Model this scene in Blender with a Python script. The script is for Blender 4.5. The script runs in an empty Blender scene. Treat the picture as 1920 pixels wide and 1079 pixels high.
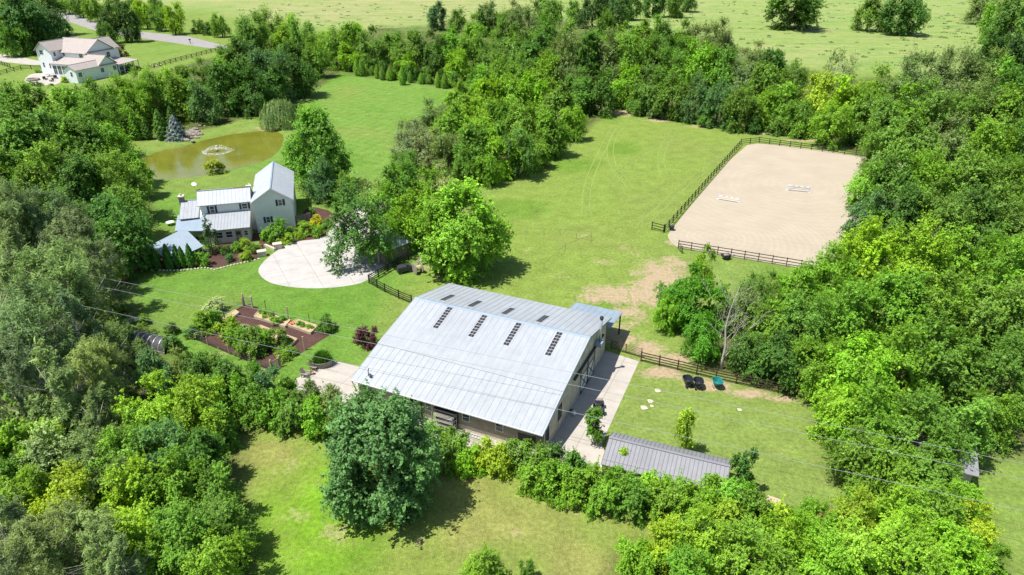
import bpy, math, random
import numpy as np
R = math.radians
random.seed(7); rng = np.random.default_rng(11)
sc = bpy.context.scene
C = sc.collection

# ---------------------------------------------------------------- camera
H = 48.0; F = 1280.0; PITCH = R(27.5)
cam = bpy.data.cameras.new('camera'); cam.lens = 24; cam.sensor_width = 36; cam.clip_end = 6000; cam.clip_start = .5
co = bpy.data.objects.new('camera', cam); C.objects.link(co)
co.location = (0, 0, H); co.rotation_euler = (math.pi/2 - PITCH, 0, 0)
sc.camera = co
# ---------------------------------------------------------------- light
SUN_AZ, SUN_EL = 250.0, 66.0
w = bpy.data.worlds.new("World"); sc.world = w; w.use_nodes = True
nt = w.node_tree; nt.nodes.clear()
sky = nt.nodes.new('ShaderNodeTexSky'); sky.sky_type = 'NISHITA'; sky.sun_disc = False
sky.sun_elevation = R(SUN_EL); sky.sun_rotation = R(SUN_AZ)
bg = nt.nodes.new('ShaderNodeBackground'); bg.inputs[1].default_value = .095
wo = nt.nodes.new('ShaderNodeOutputWorld')
nt.links.new(sky.outputs[0], bg.inputs[0]); nt.links.new(bg.outputs[0], wo.inputs[0])
sl = bpy.data.lights.new('sun', 'SUN'); sl.energy = 4.6; sl.angle = R(.5); sl.color = (1, .96, .89)
so = bpy.data.objects.new('sun', sl); C.objects.link(so)
a = R(SUN_AZ); e = R(SUN_EL)
from mathutils import Vector, Matrix
sd = Vector((math.sin(a)*math.cos(e), math.cos(a)*math.cos(e), math.sin(e)))
so.rotation_euler = sd.to_track_quat('Z', 'Y').to_euler(); so.location = (0, 0, 80)
vs = sc.view_settings; vs.view_transform = 'Standard'; vs.look = 'None'; vs.gamma = 1; vs.exposure = .80
sc.render.engine = 'CYCLES'

# ---------------------------------------------------------------- surveying: photo points to ground points
sP, cP = math.sin(PITCH), math.cos(PITCH)
def G(x, y, z=0.0):
    u = (x-960)/F; v = (y-539.5)/F
    d = (u, cP-v*sP, -sP-v*cP); t = (H-z)/-d[2]
    return Vector((d[0]*t, d[1]*t, z))
def crown_at(x, yc, wpx, ratio):
    u = (x-960)/F; v = (yc-539.5)/F
    d = (u, cP-v*sP, sP+v*cP); t = H/(d[2]+ratio*wpx/F)
    return d[0]*t, d[1]*t, wpx*t/F

# ---------------------------------------------------------------- materials
def lin(r, g, b): return tuple(((c/255)/12.92 if c/255 <= .04045 else ((c/255+.055)/1.055)**2.4) for c in (r, g, b))
class N:
    def __init__(s, name):
        s.m = bpy.data.materials.new(name); s.m.use_nodes = True; s.t = s.m.node_tree; s.t.nodes.clear()
    def n(s, typ, ins=None, **kw):
        o = s.t.nodes.new('ShaderNode'+typ)
        for k, v in kw.items(): setattr(o, k, v)
        for k, v in (ins or {}).items():
            if hasattr(v, 'is_output') or isinstance(v, bpy.types.NodeSocket): s.t.links.new(v, o.inputs[k])
            else: o.inputs[k].default_value = v
        return o
    def out(s, sh):
        o = s.n('OutputMaterial'); s.t.links.new(sh, o.inputs[0]); return s.m
def noise(s, vec, scale, detail=3, rough=.55, d=0):
    return s.n('TexNoise', {'Vector': vec, 'Scale': scale, 'Detail': detail, 'Roughness': rough, 'Distortion': d}).outputs[0]
def ramp(s, f, lo, hi, a=0., b=1.):
    return s.n('MapRange', {0: f, 1: lo, 2: hi, 3: a, 4: b}).outputs[0]
def mixc(s, f, a, b, bt='MIX'):
    m = s.n('Mix', data_type='RGBA', blend_type=bt)
    for i, v in ((0, f), (6, a), (7, b)):
        if isinstance(v, bpy.types.NodeSocket): s.t.links.new(v, m.inputs[i])
        else: m.inputs[i].default_value = v if i == 0 else (tuple(v)+(1,))[:4]
    return m.outputs[2]
def c4(c): return tuple(c)+(1,)
def simple(name, col, rough=.7, metal=0., var=.15, scale=3., bump=0., stretch=(1, 1, 1), spec=.3, dirt=None):
    s = N(name); tc = s.n('TexCoord').outputs['Object']
    mp = s.n('Mapping', {'Vector': tc, 'Scale': stretch}).outputs[0]
    f = noise(s, mp, scale, 4); f2 = noise(s, tc, scale*.23, 2)
    k = s.n('Math', {0: f, 1: f2}, operation='ADD').outputs[0]
    v = ramp(s, k, .6, 1.4, 1-var, 1+var)
    c = s.n('VectorMath', {0: c4(col)[:3], 'Scale': v}, operation='SCALE').outputs[0]
    if dirt: c = mixc(s, ramp(s, f, .55, .72), c, dirt)
    ins = {'Base Color': c, 'Roughness': rough, 'Metallic': metal, 'Specular IOR Level': spec}
    if bump: ins['Normal'] = s.n('Bump', {'Height': f, 'Strength': bump, 'Distance': .05}).outputs[0]
    return s.out(s.n('BsdfPrincipled', ins).outputs[0])
def banded(name, col, axis, period, depth=.35, rough=.6, metal=0., line=.12, var=.12, spec=.3, sheen=None):
    """boards or siding laps: thin dark joint every period along an axis"""
    s = N(name); tc = s.n('TexCoord').outputs['Object']
    ax = s.n('SeparateXYZ', {0: tc}).outputs[axis]
    fr = s.n('Math', {0: s.n('Math', {0: ax, 1: 1/period}, operation='MULTIPLY').outputs[0]}, operation='FRACT').outputs[0]
    ln = ramp(s, fr, 0, line, 1-depth, 1)
    bi = s.n('Math', {0: s.n('Math', {0: ax, 1: 1/period}, operation='MULTIPLY').outputs[0]}, operation='FLOOR').outputs[0]
    wn = s.n('TexWhiteNoise', {'W': bi}, noise_dimensions='1D').outputs[0]
    f = noise(s, tc, 1.3, 5)
    v = s.n('Math', {0: ramp(s, f, .3, .7, 1-var, 1+var), 1: ramp(s, wn, 0, 1, 1-var*.6, 1+var*.6)}, operation='MULTIPLY').outputs[0]
    v = s.n('Math', {0: v, 1: ln}, operation='MULTIPLY').outputs[0]
    c = s.n('VectorMath', {0: col, 'Scale': v}, operation='SCALE').outputs[0]
    b = s.n('Bump', {'Height': fr, 'Strength': .35, 'Distance': .03}).outputs[0]
    return s.out(s.n('BsdfPrincipled', {'Base Color': c, 'Roughness': rough, 'Metallic': metal, 'Normal': b, 'Specular IOR Level': spec}).outputs[0])

def metal_roof(name, col, sa=0, streak=(.15, 1.2)):
    """sheet metal roof: panel to panel tint, wash streaks down the slope, faint cross laps"""
    s = N(name); tc = s.n('TexCoord').outputs['Object']
    sx = s.n('SeparateXYZ', {0: tc})
    pan = s.n('Math', {0: s.n('Math', {0: sx.outputs[sa], 1: 1/.8}, operation='MULTIPLY').outputs[0]}, operation='FLOOR').outputs[0]
    wn = s.n('TexWhiteNoise', {'W': pan}, noise_dimensions='1D').outputs[0]
    st = (3.0, .25, .25) if sa == 0 else (.25, 3.0, .25)
    mp = s.n('Mapping', {'Vector': tc, 'Scale': st}).outputs[0]
    f = noise(s, mp, 1.2, 6, .65); f2 = noise(s, tc, 1.1, 5, .7); f3 = noise(s, tc, .13, 2)
    v = s.n('Math', {0: ramp(s, f, .3, .7, .92, 1.06), 1: ramp(s, wn, 0, 1, .98, 1.02)}, operation='MULTIPLY').outputs[0]
    v = s.n('Math', {0: v, 1: ramp(s, f2, .35, .68, .92, 1.04)}, operation='MULTIPLY').outputs[0]
    v = s.n('Math', {0: v, 1: ramp(s, f3, .3, .7, .93, 1.05)}, operation='MULTIPLY').outputs[0]
    c = s.n('VectorMath', {0: col, 'Scale': v}, operation='SCALE').outputs[0]
    c = mixc(s, ramp(s, f2, .66, .8, 0, .35), c, (.3, .27, .24))
    b = s.n('Bump', {'Height': f, 'Strength': .12, 'Distance': .03}).outputs[0]
    return s.out(s.n('BsdfPrincipled', {'Base Color': c, 'Roughness': .5, 'Metallic': .08, 'Normal': b, 'Specular IOR Level': .4}).outputs[0])

def leaf_mat(name, trans=.33, rough=.55, spec=.22, sat=1.0):
    s = N(name)
    oc = s.n('ObjectInfo').outputs['Color']
    t = s.n('Attribute', attribute_name='tint')
    tv = t.outputs['Fac']
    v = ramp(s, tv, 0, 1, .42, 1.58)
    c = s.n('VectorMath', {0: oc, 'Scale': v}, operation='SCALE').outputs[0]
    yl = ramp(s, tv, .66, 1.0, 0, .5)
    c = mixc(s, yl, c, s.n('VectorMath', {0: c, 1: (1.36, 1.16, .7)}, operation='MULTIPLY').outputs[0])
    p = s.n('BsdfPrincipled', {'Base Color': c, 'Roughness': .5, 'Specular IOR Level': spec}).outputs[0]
    tr = s.n('BsdfTranslucent', {'Color': s.n('VectorMath', {0: c, 1: (1.5, 1.35, .6)}, operation='MULTIPLY').outputs[0]}).outputs[0]
    return s.out(s.n('MixShader', {0: trans, 1: p, 2: tr}).outputs[0])

M = {}
M['leaf'] = leaf_mat('leaves')
M['needle'] = leaf_mat('needles', .15, .7, .12)
M['bark'] = simple('bark', (.13, .1, .075), .9, scale=6, bump=.6, stretch=(1, 1, .2))
M['palebark'] = simple('pale_bark', (.42, .38, .33), .85, scale=6, bump=.4, stretch=(1, 1, .2))
M['greybark'] = simple('bleached_wood', (.38, .35, .32), .85, scale=6, bump=.4)
M['roof'] = metal_roof('galvanised_roof', (.32, .34, .36), 0)
M['roofy'] = metal_roof('galvanised_wing_roof', (.47, .505, .54), 1)
M['seam'] = simple('roof_seam', (.30, .33, .36), .5, .1, .1)
M['cap'] = simple('ridge_cap', (.25, .31, .37), .5, .2, .12)  # blue-grey trim; on patio cover and side porch roofs the blue paints shade
M['greyroof'] = metal_roof('charcoal_sheet_roof', (.22, .22, .235), 0)
M['greyseam'] = simple('charcoal_seam', (.12, .125, .135), .5, .3, .1)
M['taupe'] = banded('taupe_lap_siding', (.31, .26, .205), 2, .2)
M['cream'] = simple('cream_base', (.55, .48, .4), .8, var=.12)
M['boards'] = banded('weathered_board_siding', (.50, .45, .36), 1, .3, .4, .8, var=.2)
M['white'] = simple('white_paint', (.62, .63, .63), .5, var=.05)
M['siding'] = banded('white_lap_siding', (.72, .75, .69), 2, .2, .3, .55, var=.04)
M['bluewhite'] = banded('cool_white_lap_siding', (.76, .78, .80), 2, .22, .25, .55, var=.04)
M['trim'] = simple('dark_trim', (.045, .045, .05), .6, var=.1)
M['black'] = simple('black_stained_wood', (.017, .014, .013), .75, var=.25, scale=5)
M['brownfence'] = simple('brown_stained_wood', (.05, .032, .024), .8, var=.25, scale=5)
M['greywood'] = simple('weathered_wood', (.24, .21, .18), .85, var=.25, scale=5)
M['newwood'] = simple('raw_timber', (.45, .34, .24), .8, var=.2, scale=5)
M['glass'] = simple('window_glass', (.035, .045, .055), .12, var=.2, spec=.7)
M['panel'] = simple('dark_skylight_glass', (.022, .023, .028), .55, var=.2, spec=.25)
M['steel'] = simple('steel', (.45, .46, .47), .4, .7, .1)
M['darksteel'] = simple('dark_steel', (.06, .065, .07), .45, .5, .15)
M['alu'] = simple('bare_aluminium', (.62, .63, .64), .4, .5, .1)
M['shingle'] = simple('asphalt_shingles', (.33, .29, .265), .9, var=.22, scale=7, bump=.3)
M['brick'] = simple('grey_brick', (.22, .2, .19), .9, var=.25, scale=9)
M['stone'] = simple('pale_stone', (.48, .42, .34), .9, var=.3, scale=2.5, bump=.8)
M['darkstone'] = simple('rough_rock', (.26, .22, .19), .9, var=.35, scale=2.5, bump=.8)
M['teal'] = simple('teal_plastic', (.015, .17, .16), .5, var=.1)
M['blue'] = simple('blue_plastic', (.03, .13, .4), .5, var=.1)
M['rubber'] = simple('black_rubber', (.02, .02, .022), .7, var=.2)
M['blackplastic'] = simple('black_plastic', (.022, .024, .03), .35, var=.2, spec=.5)
M['red'] = simple('red_barn_paint', (.28, .05, .04), .7, var=.2)
M['orange'] = simple('orange_petals', (.8, .2, .01), .7, var=.2)
M['mesh'] = simple('dark_netting', (.06, .06, .065), .7, var=.2)
M['soil'] = simple('bed_soil', (.36, .26, .15), .95, var=.35, scale=5, bump=.6)
M['wire'] = simple('power_line_wire', (.3, .31, .31), .4, .3, .05)
M['foam'] = simple('white_spray', (.85, .87, .86), .5, var=.05)
M['rust'] = simple('rusty_metal', (.3, .12, .05), .8, var=.3)

def concrete(name, col, jx, jy, ang, jw=.035):
    s = N(name); tc = s.n('TexCoord').outputs['Object']
    rot = s.n('Mapping', {'Vector': tc, 'Rotation': (0, 0, ang)}).outputs[0]
    sx = s.n('SeparateXYZ', {0: rot})
    def joint(o, p):
        fr = s.n('Math', {0: s.n('Math', {0: o, 1: 1/p}, operation='MULTIPLY').outputs[0]}, operation='FRACT').outputs[0]
        d = s.n('Math', {0: s.n('Math', {0: fr, 1: .5}, operation='SUBTRACT').outputs[0]}, operation='ABSOLUTE').outputs[0]
        return ramp(s, d, .5-jw/p*1.6, .5-jw/p*.4, 1, .62)
    f = noise(s, tc, .5, 6, .65); f2 = noise(s, tc, 9, 3)
    v = s.n('Math', {0: ramp(s, f, .3, .7, .84, 1.07), 1: ramp(s, f2, .3, .7, .96, 1.04)}, operation='MULTIPLY').outputs[0]
    v = s.n('Math', {0: v, 1: joint(sx.outputs[0], jx)}, operation='MULTIPLY').outputs[0]
    v = s.n('Math', {0: v, 1: joint(sx.outputs[1], jy)}, operation='MULTIPLY').outputs[0]
    c = s.n('VectorMath', {0: col, 'Scale': v}, operation='SCALE').outputs[0]
    return s.out(s.n('BsdfPrincipled', {'Base Color': c, 'Roughness': .85, 'Specular IOR Level': .2}).outputs[0])
M['concrete'] = concrete('pale_concrete', (.375, .345, .305), 4.2, 4.2, R(24.25))
M['drive'] = concrete('driveway_concrete', (.39, .37, .35), 4.5, 4.5, R(-28))
def road_mat():
    s = N('asphalt_road'); tc = s.n('TexCoord').outputs['Object']
    f = noise(s, tc, .3, 6, .7); f2 = noise(s, tc, 4, 3)
    v = s.n('Math', {0: ramp(s, f, .3, .7, .85, 1.12), 1: ramp(s, f2, .3, .7, .9, 1.1)}, operation='MULTIPLY').outputs[0]
    c = s.n('VectorMath', {0: (.25, .235, .23), 'Scale': v}, operation='SCALE').outputs[0]
    return s.out(s.n('BsdfPrincipled', {'Base Color': c, 'Roughness': .9, 'Specular IOR Level': .2}).outputs[0])
M['road'] = road_mat()
def sand_mat():
    s = N('raked_sand'); tc = s.n('TexCoord').outputs['Object']
    d = noise(s, tc, .06, 2)
    ctr = s.n('VectorMath', {0: tc, 1: tuple(-G(1490, 350))}, operation='ADD').outputs[0]
    wv = s.n('TexWave', {'Vector': ctr, 'Scale': .17, 'Distortion': 11., 'Detail': 3., 'Detail Scale': .5, 'Detail Roughness': .6}, wave_type='RINGS', rings_direction='Z').outputs[1]
    ctr2 = s.n('VectorMath', {0: tc, 1: tuple(-G(1330, 445))}, operation='ADD').outputs[0]
    wv2 = s.n('TexWave', {'Vector': ctr2, 'Scale': .28, 'Distortion': 5., 'Detail': 3., 'Detail Scale': .4}, wave_type='RINGS', rings_direction='Z').outputs[1]
    f = noise(s, tc, .18, 5, .6); f2 = noise(s, tc, 3, 4)
    v = s.n('Math', {0: ramp(s, wv, 0, 1, .98, 1.014), 1: ramp(s, f, .3, .7, .93, 1.06)}, operation='MULTIPLY').outputs[0]
    v = s.n('Math', {0: v, 1: ramp(s, wv2, 0, 1, .965, 1.02)}, operation='MULTIPLY').outputs[0]
    v = s.n('Math', {0: v, 1: ramp(s, f2, .3, .7, .975, 1.025)}, operation='MULTIPLY').outputs[0]
    c = s.n('VectorMath', {0: (.345, .295, .225), 'Scale': v}, operation='SCALE').outputs[0]
    return s.out(s.n('BsdfPrincipled', {'Base Color': c, 'Roughness': .95, 'Specular IOR Level': .1}).outputs[0])
M['sand'] = sand_mat()
def mulch_mat():
    s = N('bark_mulch'); tc = s.n('TexCoord').outputs['Object']
    f = noise(s, tc, 7, 5, .75); f3 = noise(s, tc, .5, 3)
    c = mixc(s, ramp(s, f, .35, .68), (.035, .018, .016), (.13, .075, .06))
    c = s.n('VectorMath', {0: c, 'Scale': ramp(s, f3, .3, .7, .8, 1.15)}, operation='SCALE').outputs[0]
    b = s.n('Bump', {'Height': f, 'Strength': .8, 'Distance': .06}).outputs[0]
    return s.out(s.n('BsdfPrincipled', {'Base Color': c, 'Roughness': .95, 'Specular IOR Level': .1, 'Normal': b}).outputs[0])
M['mulch'] = mulch_mat()
def water_mat():
    s = N('pond_water'); tc = s.n('TexCoord').outputs['Object']
    f = noise(s, tc, .12, 4, .6); f2 = noise(s, tc, 1.6, 3)
    c = mixc(s, ramp(s, f, .35, .65), (.12, .128, .015), (.16, .162, .022))
    b = s.n('Bump', {'Height': f2, 'Strength': .12, 'Distance': .05}).outputs[0]
    return s.out(s.n('BsdfPrincipled', {'Base Color': c, 'Roughness': .08, 'Specular IOR Level': .5, 'Normal': b}).outputs[0])
M['water'] = water_mat()

# ---------------------------------------------------------------- object helpers
def tag(o, label=None, cat=None, group=None, kind=None):
    if label: o['label'] = label
    if cat: o['category'] = cat
    if group: o['group'] = group
    if kind: o['kind'] = kind
    return o
def empty(name, loc=(0, 0, 0), rz=0., label=None, cat=None, group=None):
    o = bpy.data.objects.new(name, None); C.objects.link(o); o.location = loc; o.rotation_euler = (0, 0, rz)
    o.empty_display_size = .3
    return tag(o, label, cat, group)
def link(name, me, parent=None, color=None):
    o = bpy.data.objects.new(name, me); C.objects.link(o)
    if parent: o.parent = parent
    if color: o.color = (*color, 1)
    return o
class MB:
    def __init__(s): s.v = []; s.f = []
    def add(s, vs_, fs):
        k = len(s.v); s.v += [tuple(p) for p in vs_]; s.f += [tuple(i+k for i in f) for f in fs]; return s
    def box(s, x0, x1, y0, y1, z0, z1):
        return s.add([(x, y, z) for z in (z0, z1) for y in (y0, y1) for x in (x0, x1)],
                     [(0, 2, 3, 1), (4, 5, 7, 6), (0, 1, 5, 4), (2, 6, 7, 3), (0, 4, 6, 2), (1, 3, 7, 5)])
    def obox(s, o, d, n, a0, a1, n0, n1, z0, z1):
        o = Vector(o); d = Vector(d); n = Vector(n)
        return s.add([o+d*x+n*y+Vector((0, 0, z)) for z in (z0, z1) for y in (n0, n1) for x in (a0, a1)],
                     [(0, 2, 3, 1), (4, 5, 7, 6), (0, 1, 5, 4), (2, 6, 7, 3), (0, 4, 6, 2), (1, 3, 7, 5)])
    def slab(s, pts, t):
        """pts: polygon (top face), t thickness straight down"""
        n = len(pts); P = [Vector(p) for p in pts]
        return s.add(P+[p-Vector((0, 0, t)) for p in P], [tuple(range(n)), tuple(range(2*n-1, n-1, -1))]+[(i, i+n, (i+1) % n+n, (i+1) % n) for i in range(n)])
    def ext(s, poly, vec):
        n = len(poly); P = [Vector(p) for p in poly]; vec = Vector(vec)
        return s.add(P+[p+vec for p in P], [tuple(range(n-1, -1, -1)), tuple(range(n, 2*n))]+[(i, (i+1) % n, (i+1) % n+n, i+n) for i in range(n)])
    def bar(s, p, q, w_=.05, h_=None):
        p = Vector(p); q = Vector(q); d = (q-p).normalized(); h_ = h_ or w_
        up = Vector((0, 0, 1)) if abs(d.z) < .95 else Vector((1, 0, 0))
        a_ = d.cross(up).normalized()*w_/2; b_ = a_.cross(d).normalized()*h_/2
        return s.add([p-a_-b_, p+a_-b_, p+a_+b_, p-a_+b_, q-a_-b_, q+a_-b_, q+a_+b_, q-a_+b_],
                     [(0, 1, 2, 3), (7, 6, 5, 4), (0, 4, 5, 1), (1, 5, 6, 2), (2, 6, 7, 3), (3, 7, 4, 0)])
    def tube(s, pts, rad, n=6, cap=True):
        pts = [Vector(p) for p in pts]; k = len(s.v); m = len(pts)
        if not hasattr(rad, '__len__'): rad = [rad]*m
        for i, p in enumerate(pts):
            d = (pts[min(i+1, m-1)]-pts[max(i-1, 0)]).normalized()
            up = Vector((0, 0, 1)) if abs(d.z) < .9 else Vector((1, 0, 0))
            a_ = d.cross(up).normalized(); b_ = a_.cross(d)
            for j in range(n):
                t = 2*math.pi*j/n; s.v.append(tuple(p+(a_*math.cos(t)+b_*math.sin(t))*rad[i]))
        for i in range(m-1):
            for j in range(n):
                s.f.append((k+i*n+j, k+i*n+(j+1) % n, k+(i+1)*n+(j+1) % n, k+(i+1)*n+j))
        if cap: s.f.append(tuple(k+j for j in range(n))[::-1]); s.f.append(tuple(k+(m-1)*n+j for j in range(n)))
        return s
    def blob(s, c, r, sq=(1, 1, 1), jit=.18, seg=8):
        k = len(s.v); rr = random.Random(len(s.v)+seg)
        rings = seg//2+1
        for i in range(rings+1):
            th = math.pi*i/rings
            for j in range(seg):
                ph = 2*math.pi*j/seg; q = r*(1+rr.uniform(-jit, jit))
                s.v.append((c[0]+q*sq[0]*math.sin(th)*math.cos(ph), c[1]+q*sq[1]*math.sin(th)*math.sin(ph), c[2]+q*sq[2]*math.cos(th)))
        for i in range(rings):
            for j in range(seg):
                s.f.append((k+i*seg+j, k+(i+1)*seg+j, k+(i+1)*seg+(j+1) % seg, k+i*seg+(j+1) % seg))
        return s
    def mesh(s, name, mat, smooth=False):
        me = bpy.data.meshes.new(name); me.from_pydata(s.v, [], s.f); me.materials.append(mat)
        if smooth: me.polygons.foreach_set('use_smooth', [True]*len(me.polygons))
        me.update(); return me
    def build(s, name, mat, parent=None, smooth=False, label=None):
        o = link(name, s.mesh(name, M[mat] if isinstance(mat, str) else mat, smooth), parent)
        if label: o['label'] = label
        return o
def sheet(name, pts, z, mat, label=None, cat=None, kind='structure', group=None, t=None):
    mb = MB()
    if t: mb.slab([(p[0], p[1], z) for p in pts], t)
    else: mb.add([(p[0], p[1], z) for p in pts], [tuple(range(len(pts)))])
    o = mb.build(name, mat)
    me = o.data
    if me.polygons[0].normal.z < 0: me.flip_normals()
    return tag(o, label, cat, group, kind)
def px(*pts): return [G(*p) for p in pts]
def smoothpoly(pts, it=2):
    for _ in range(it):
        o = []
        for i in range(len(pts)):
            p, q = pts[i], pts[(i+1) % len(pts)]; o += [p*.75+q*.25, p*.25+q*.75]
        pts = o
    return pts

# ---------------------------------------------------------------- ground sheet with painted soils and grasses (real colours of the turf)
def axis(lo, hi, fine, glo, ghi):
    a_ = list(np.arange(lo, hi+1e-6, fine)); st = fine; x = a_[-1]
    while x < ghi: st *= 1.12; x += st; a_.append(x)
    st = fine; x = a_[0]; b_ = []
    while x > glo: st *= 1.12; x -= st; b_.append(x)
    return np.array(b_[::-1]+a_)
gx = axis(-110, 120, .7, -3500, 3500); gy = axis(30, 215, .7, -400, 5000)
X, Y = np.meshgrid(gx, gy); nx, ny = len(gx), len(gy)
def sdf(poly, X, Y):
    """signed distance, negative inside"""
    d = np.full(X.shape, 1e9); ins = np.zeros(X.shape, bool); n = len(poly)
    for i in range(n):
        ax, ay = poly[i][0], poly[i][1]; bx, by = poly[(i+1) % n][0], poly[(i+1) % n][1]
        ex, ey = bx-ax, by-ay; t = np.clip(((X-ax)*ex+(Y-ay)*ey)/(ex*ex+ey*ey+1e-9), 0, 1)
        d = np.minimum(d, np.hypot(X-ax-t*ex, Y-ay-t*ey))
        c = ((ay > Y) != (by > Y)) & (X < (bx-ax)*(Y-ay)/((by-ay) if by != ay else 1e-9)+ax); ins ^= c
    return np.where(ins, -d, d)
def soft(poly, wd): return np.clip(.5-sdf(poly, X, Y)/wd, 0, 1)
def vnoise(X, Y, sc_, seed):
    r = np.random.default_rng(seed); T = r.random((64, 64)); x = X/sc_; y = Y/sc_
    xi = np.floor(x).astype(int); yi = np.floor(y).astype(int); fx = x-xi; fy = y-yi; fx = fx*fx*(3-2*fx); fy = fy*fy*(3-2*fy)
    g = lambda i, j: T[i % 64, j % 64]
    return (g(xi, yi)*(1-fx)+g(xi+1, yi)*fx)*(1-fy)+(g(xi, yi+1)*(1-fx)+g(xi+1, yi+1)*fx)*fy
pond = smoothpoly(px((268, 322), (262, 304), (278, 290), (300, 281), (345, 273), (380, 262), (430, 250), (495, 243), (528, 247), (532, 262), (520, 285), (500, 298), (470, 308), (430, 317), (405, 323), (370, 329), (330, 334), (290, 334)), 2)
pd_ = sdf(pond, X, Y)
Z = np.where(pd_ < 1.0, -.9*np.clip((1.0-pd_)/2.6, 0, 1), 0.0)
base = np.zeros(X.shape+(3,))
def put(mask, col): 
    for i in range(3): base[..., i] = base[..., i]*(1-mask)+col[i]*mask
n1 = vnoise(X, Y, 14, 1); n2 = vnoise(X, Y, 5, 2); n3 = vnoise(X, Y, 40, 3); n4 = vnoise(X, Y, 90, 5)
base[:] = (.15, .222, .045)                                   # pasture
lawnA = px((200, 520), (330, 330), (560, 250), (560, 440), (830, 520), (640, 740), (300, 720))
put(soft(lawnA, 10), (.105, .205, .03))
upper = px((330, 330), (560, 200), (640, 130), (870, 155), (760, 330), (640, 420), (520, 300), (300, 400))
put(soft(upper, 6), (.125, .222, .038))
pad = px((740, 560), (960, 340), (1120, 205), (1420, 250), (1240, 430), (1240, 560), (1200, 660), (1000, 620))
put(soft(pad, 8), (.165, .232, .044))
front = px((430, 780), (900, 820), (1400, 980), (1300, 1200), (300, 1200))
put(soft(front, 8), (.175, .225, .045))
rl = px((1200, 690), (1500, 760), (1620, 960), (1400, 960), (1100, 860))
put(soft(rl, 6), (.15, .235, .05))
far = px((-400, 60), (380, 18), (640, 62), (1080, 60), (1420, 120), (1700, 140), (2400, 200), (6000, -60), (-6000, -60))
fm = soft(far, 25); put(fm, (.20, .27, .075))
straw = px((100, -20), (420, 10), (480, 40), (700, 45), (1000, 15), (900, -30), (500, -60))
sm = soft(straw, 60)*fm; put(sm*.6*(0.3+.9*n3), (.33, .27, .15))
put(np.clip((n3-.55)*3, 0, .45)*fm, (.24, .28, .10))
put(np.clip((n1-.62)*3, 0, .5)*(1-fm), (.17, .21, .05))        # slightly dry turf
put(np.clip((.32-n1)*3, 0, .5)*(1-fm), (.07, .17, .012))        # lusher turf
fmask = soft(front, 8)
put(np.clip((n2-.52)*3, 0, .4)*fmask, (.26, .22, .08)); put(np.clip((.42-n1)*4, 0, .8)*fmask*soft(px((500, 800), (700, 850), (640, 1100), (500, 1060)), 8), (.13, .29, .010))
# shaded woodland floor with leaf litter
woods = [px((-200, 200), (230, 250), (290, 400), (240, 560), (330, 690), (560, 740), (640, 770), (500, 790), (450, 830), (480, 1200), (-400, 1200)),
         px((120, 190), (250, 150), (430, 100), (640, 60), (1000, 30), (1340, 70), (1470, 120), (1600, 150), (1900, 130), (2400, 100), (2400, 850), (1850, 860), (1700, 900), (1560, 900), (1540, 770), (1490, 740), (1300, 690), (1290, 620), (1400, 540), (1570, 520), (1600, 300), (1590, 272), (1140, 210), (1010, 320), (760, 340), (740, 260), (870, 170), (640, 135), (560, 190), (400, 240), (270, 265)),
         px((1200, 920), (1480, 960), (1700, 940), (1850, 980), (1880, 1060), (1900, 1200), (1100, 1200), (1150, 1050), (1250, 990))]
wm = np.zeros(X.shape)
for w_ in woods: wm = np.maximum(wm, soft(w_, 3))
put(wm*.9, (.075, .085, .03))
dirt = np.zeros(X.shape)
def ell(x, y, rx, ry, s_=1.):
    """soil patch centred on a surveyed point, radii in photo units turned into metres"""
    global dirt
    c = G(x, y); r1 = (G(x+rx, y)-c).length; r2 = abs(G(x, y+ry).y-c.y)
    dirt = np.maximum(dirt, s_*np.clip(1.25-np.hypot((X-c.x)/r1, (Y-c.y)/r2)*.9, 0, 1))
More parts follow.
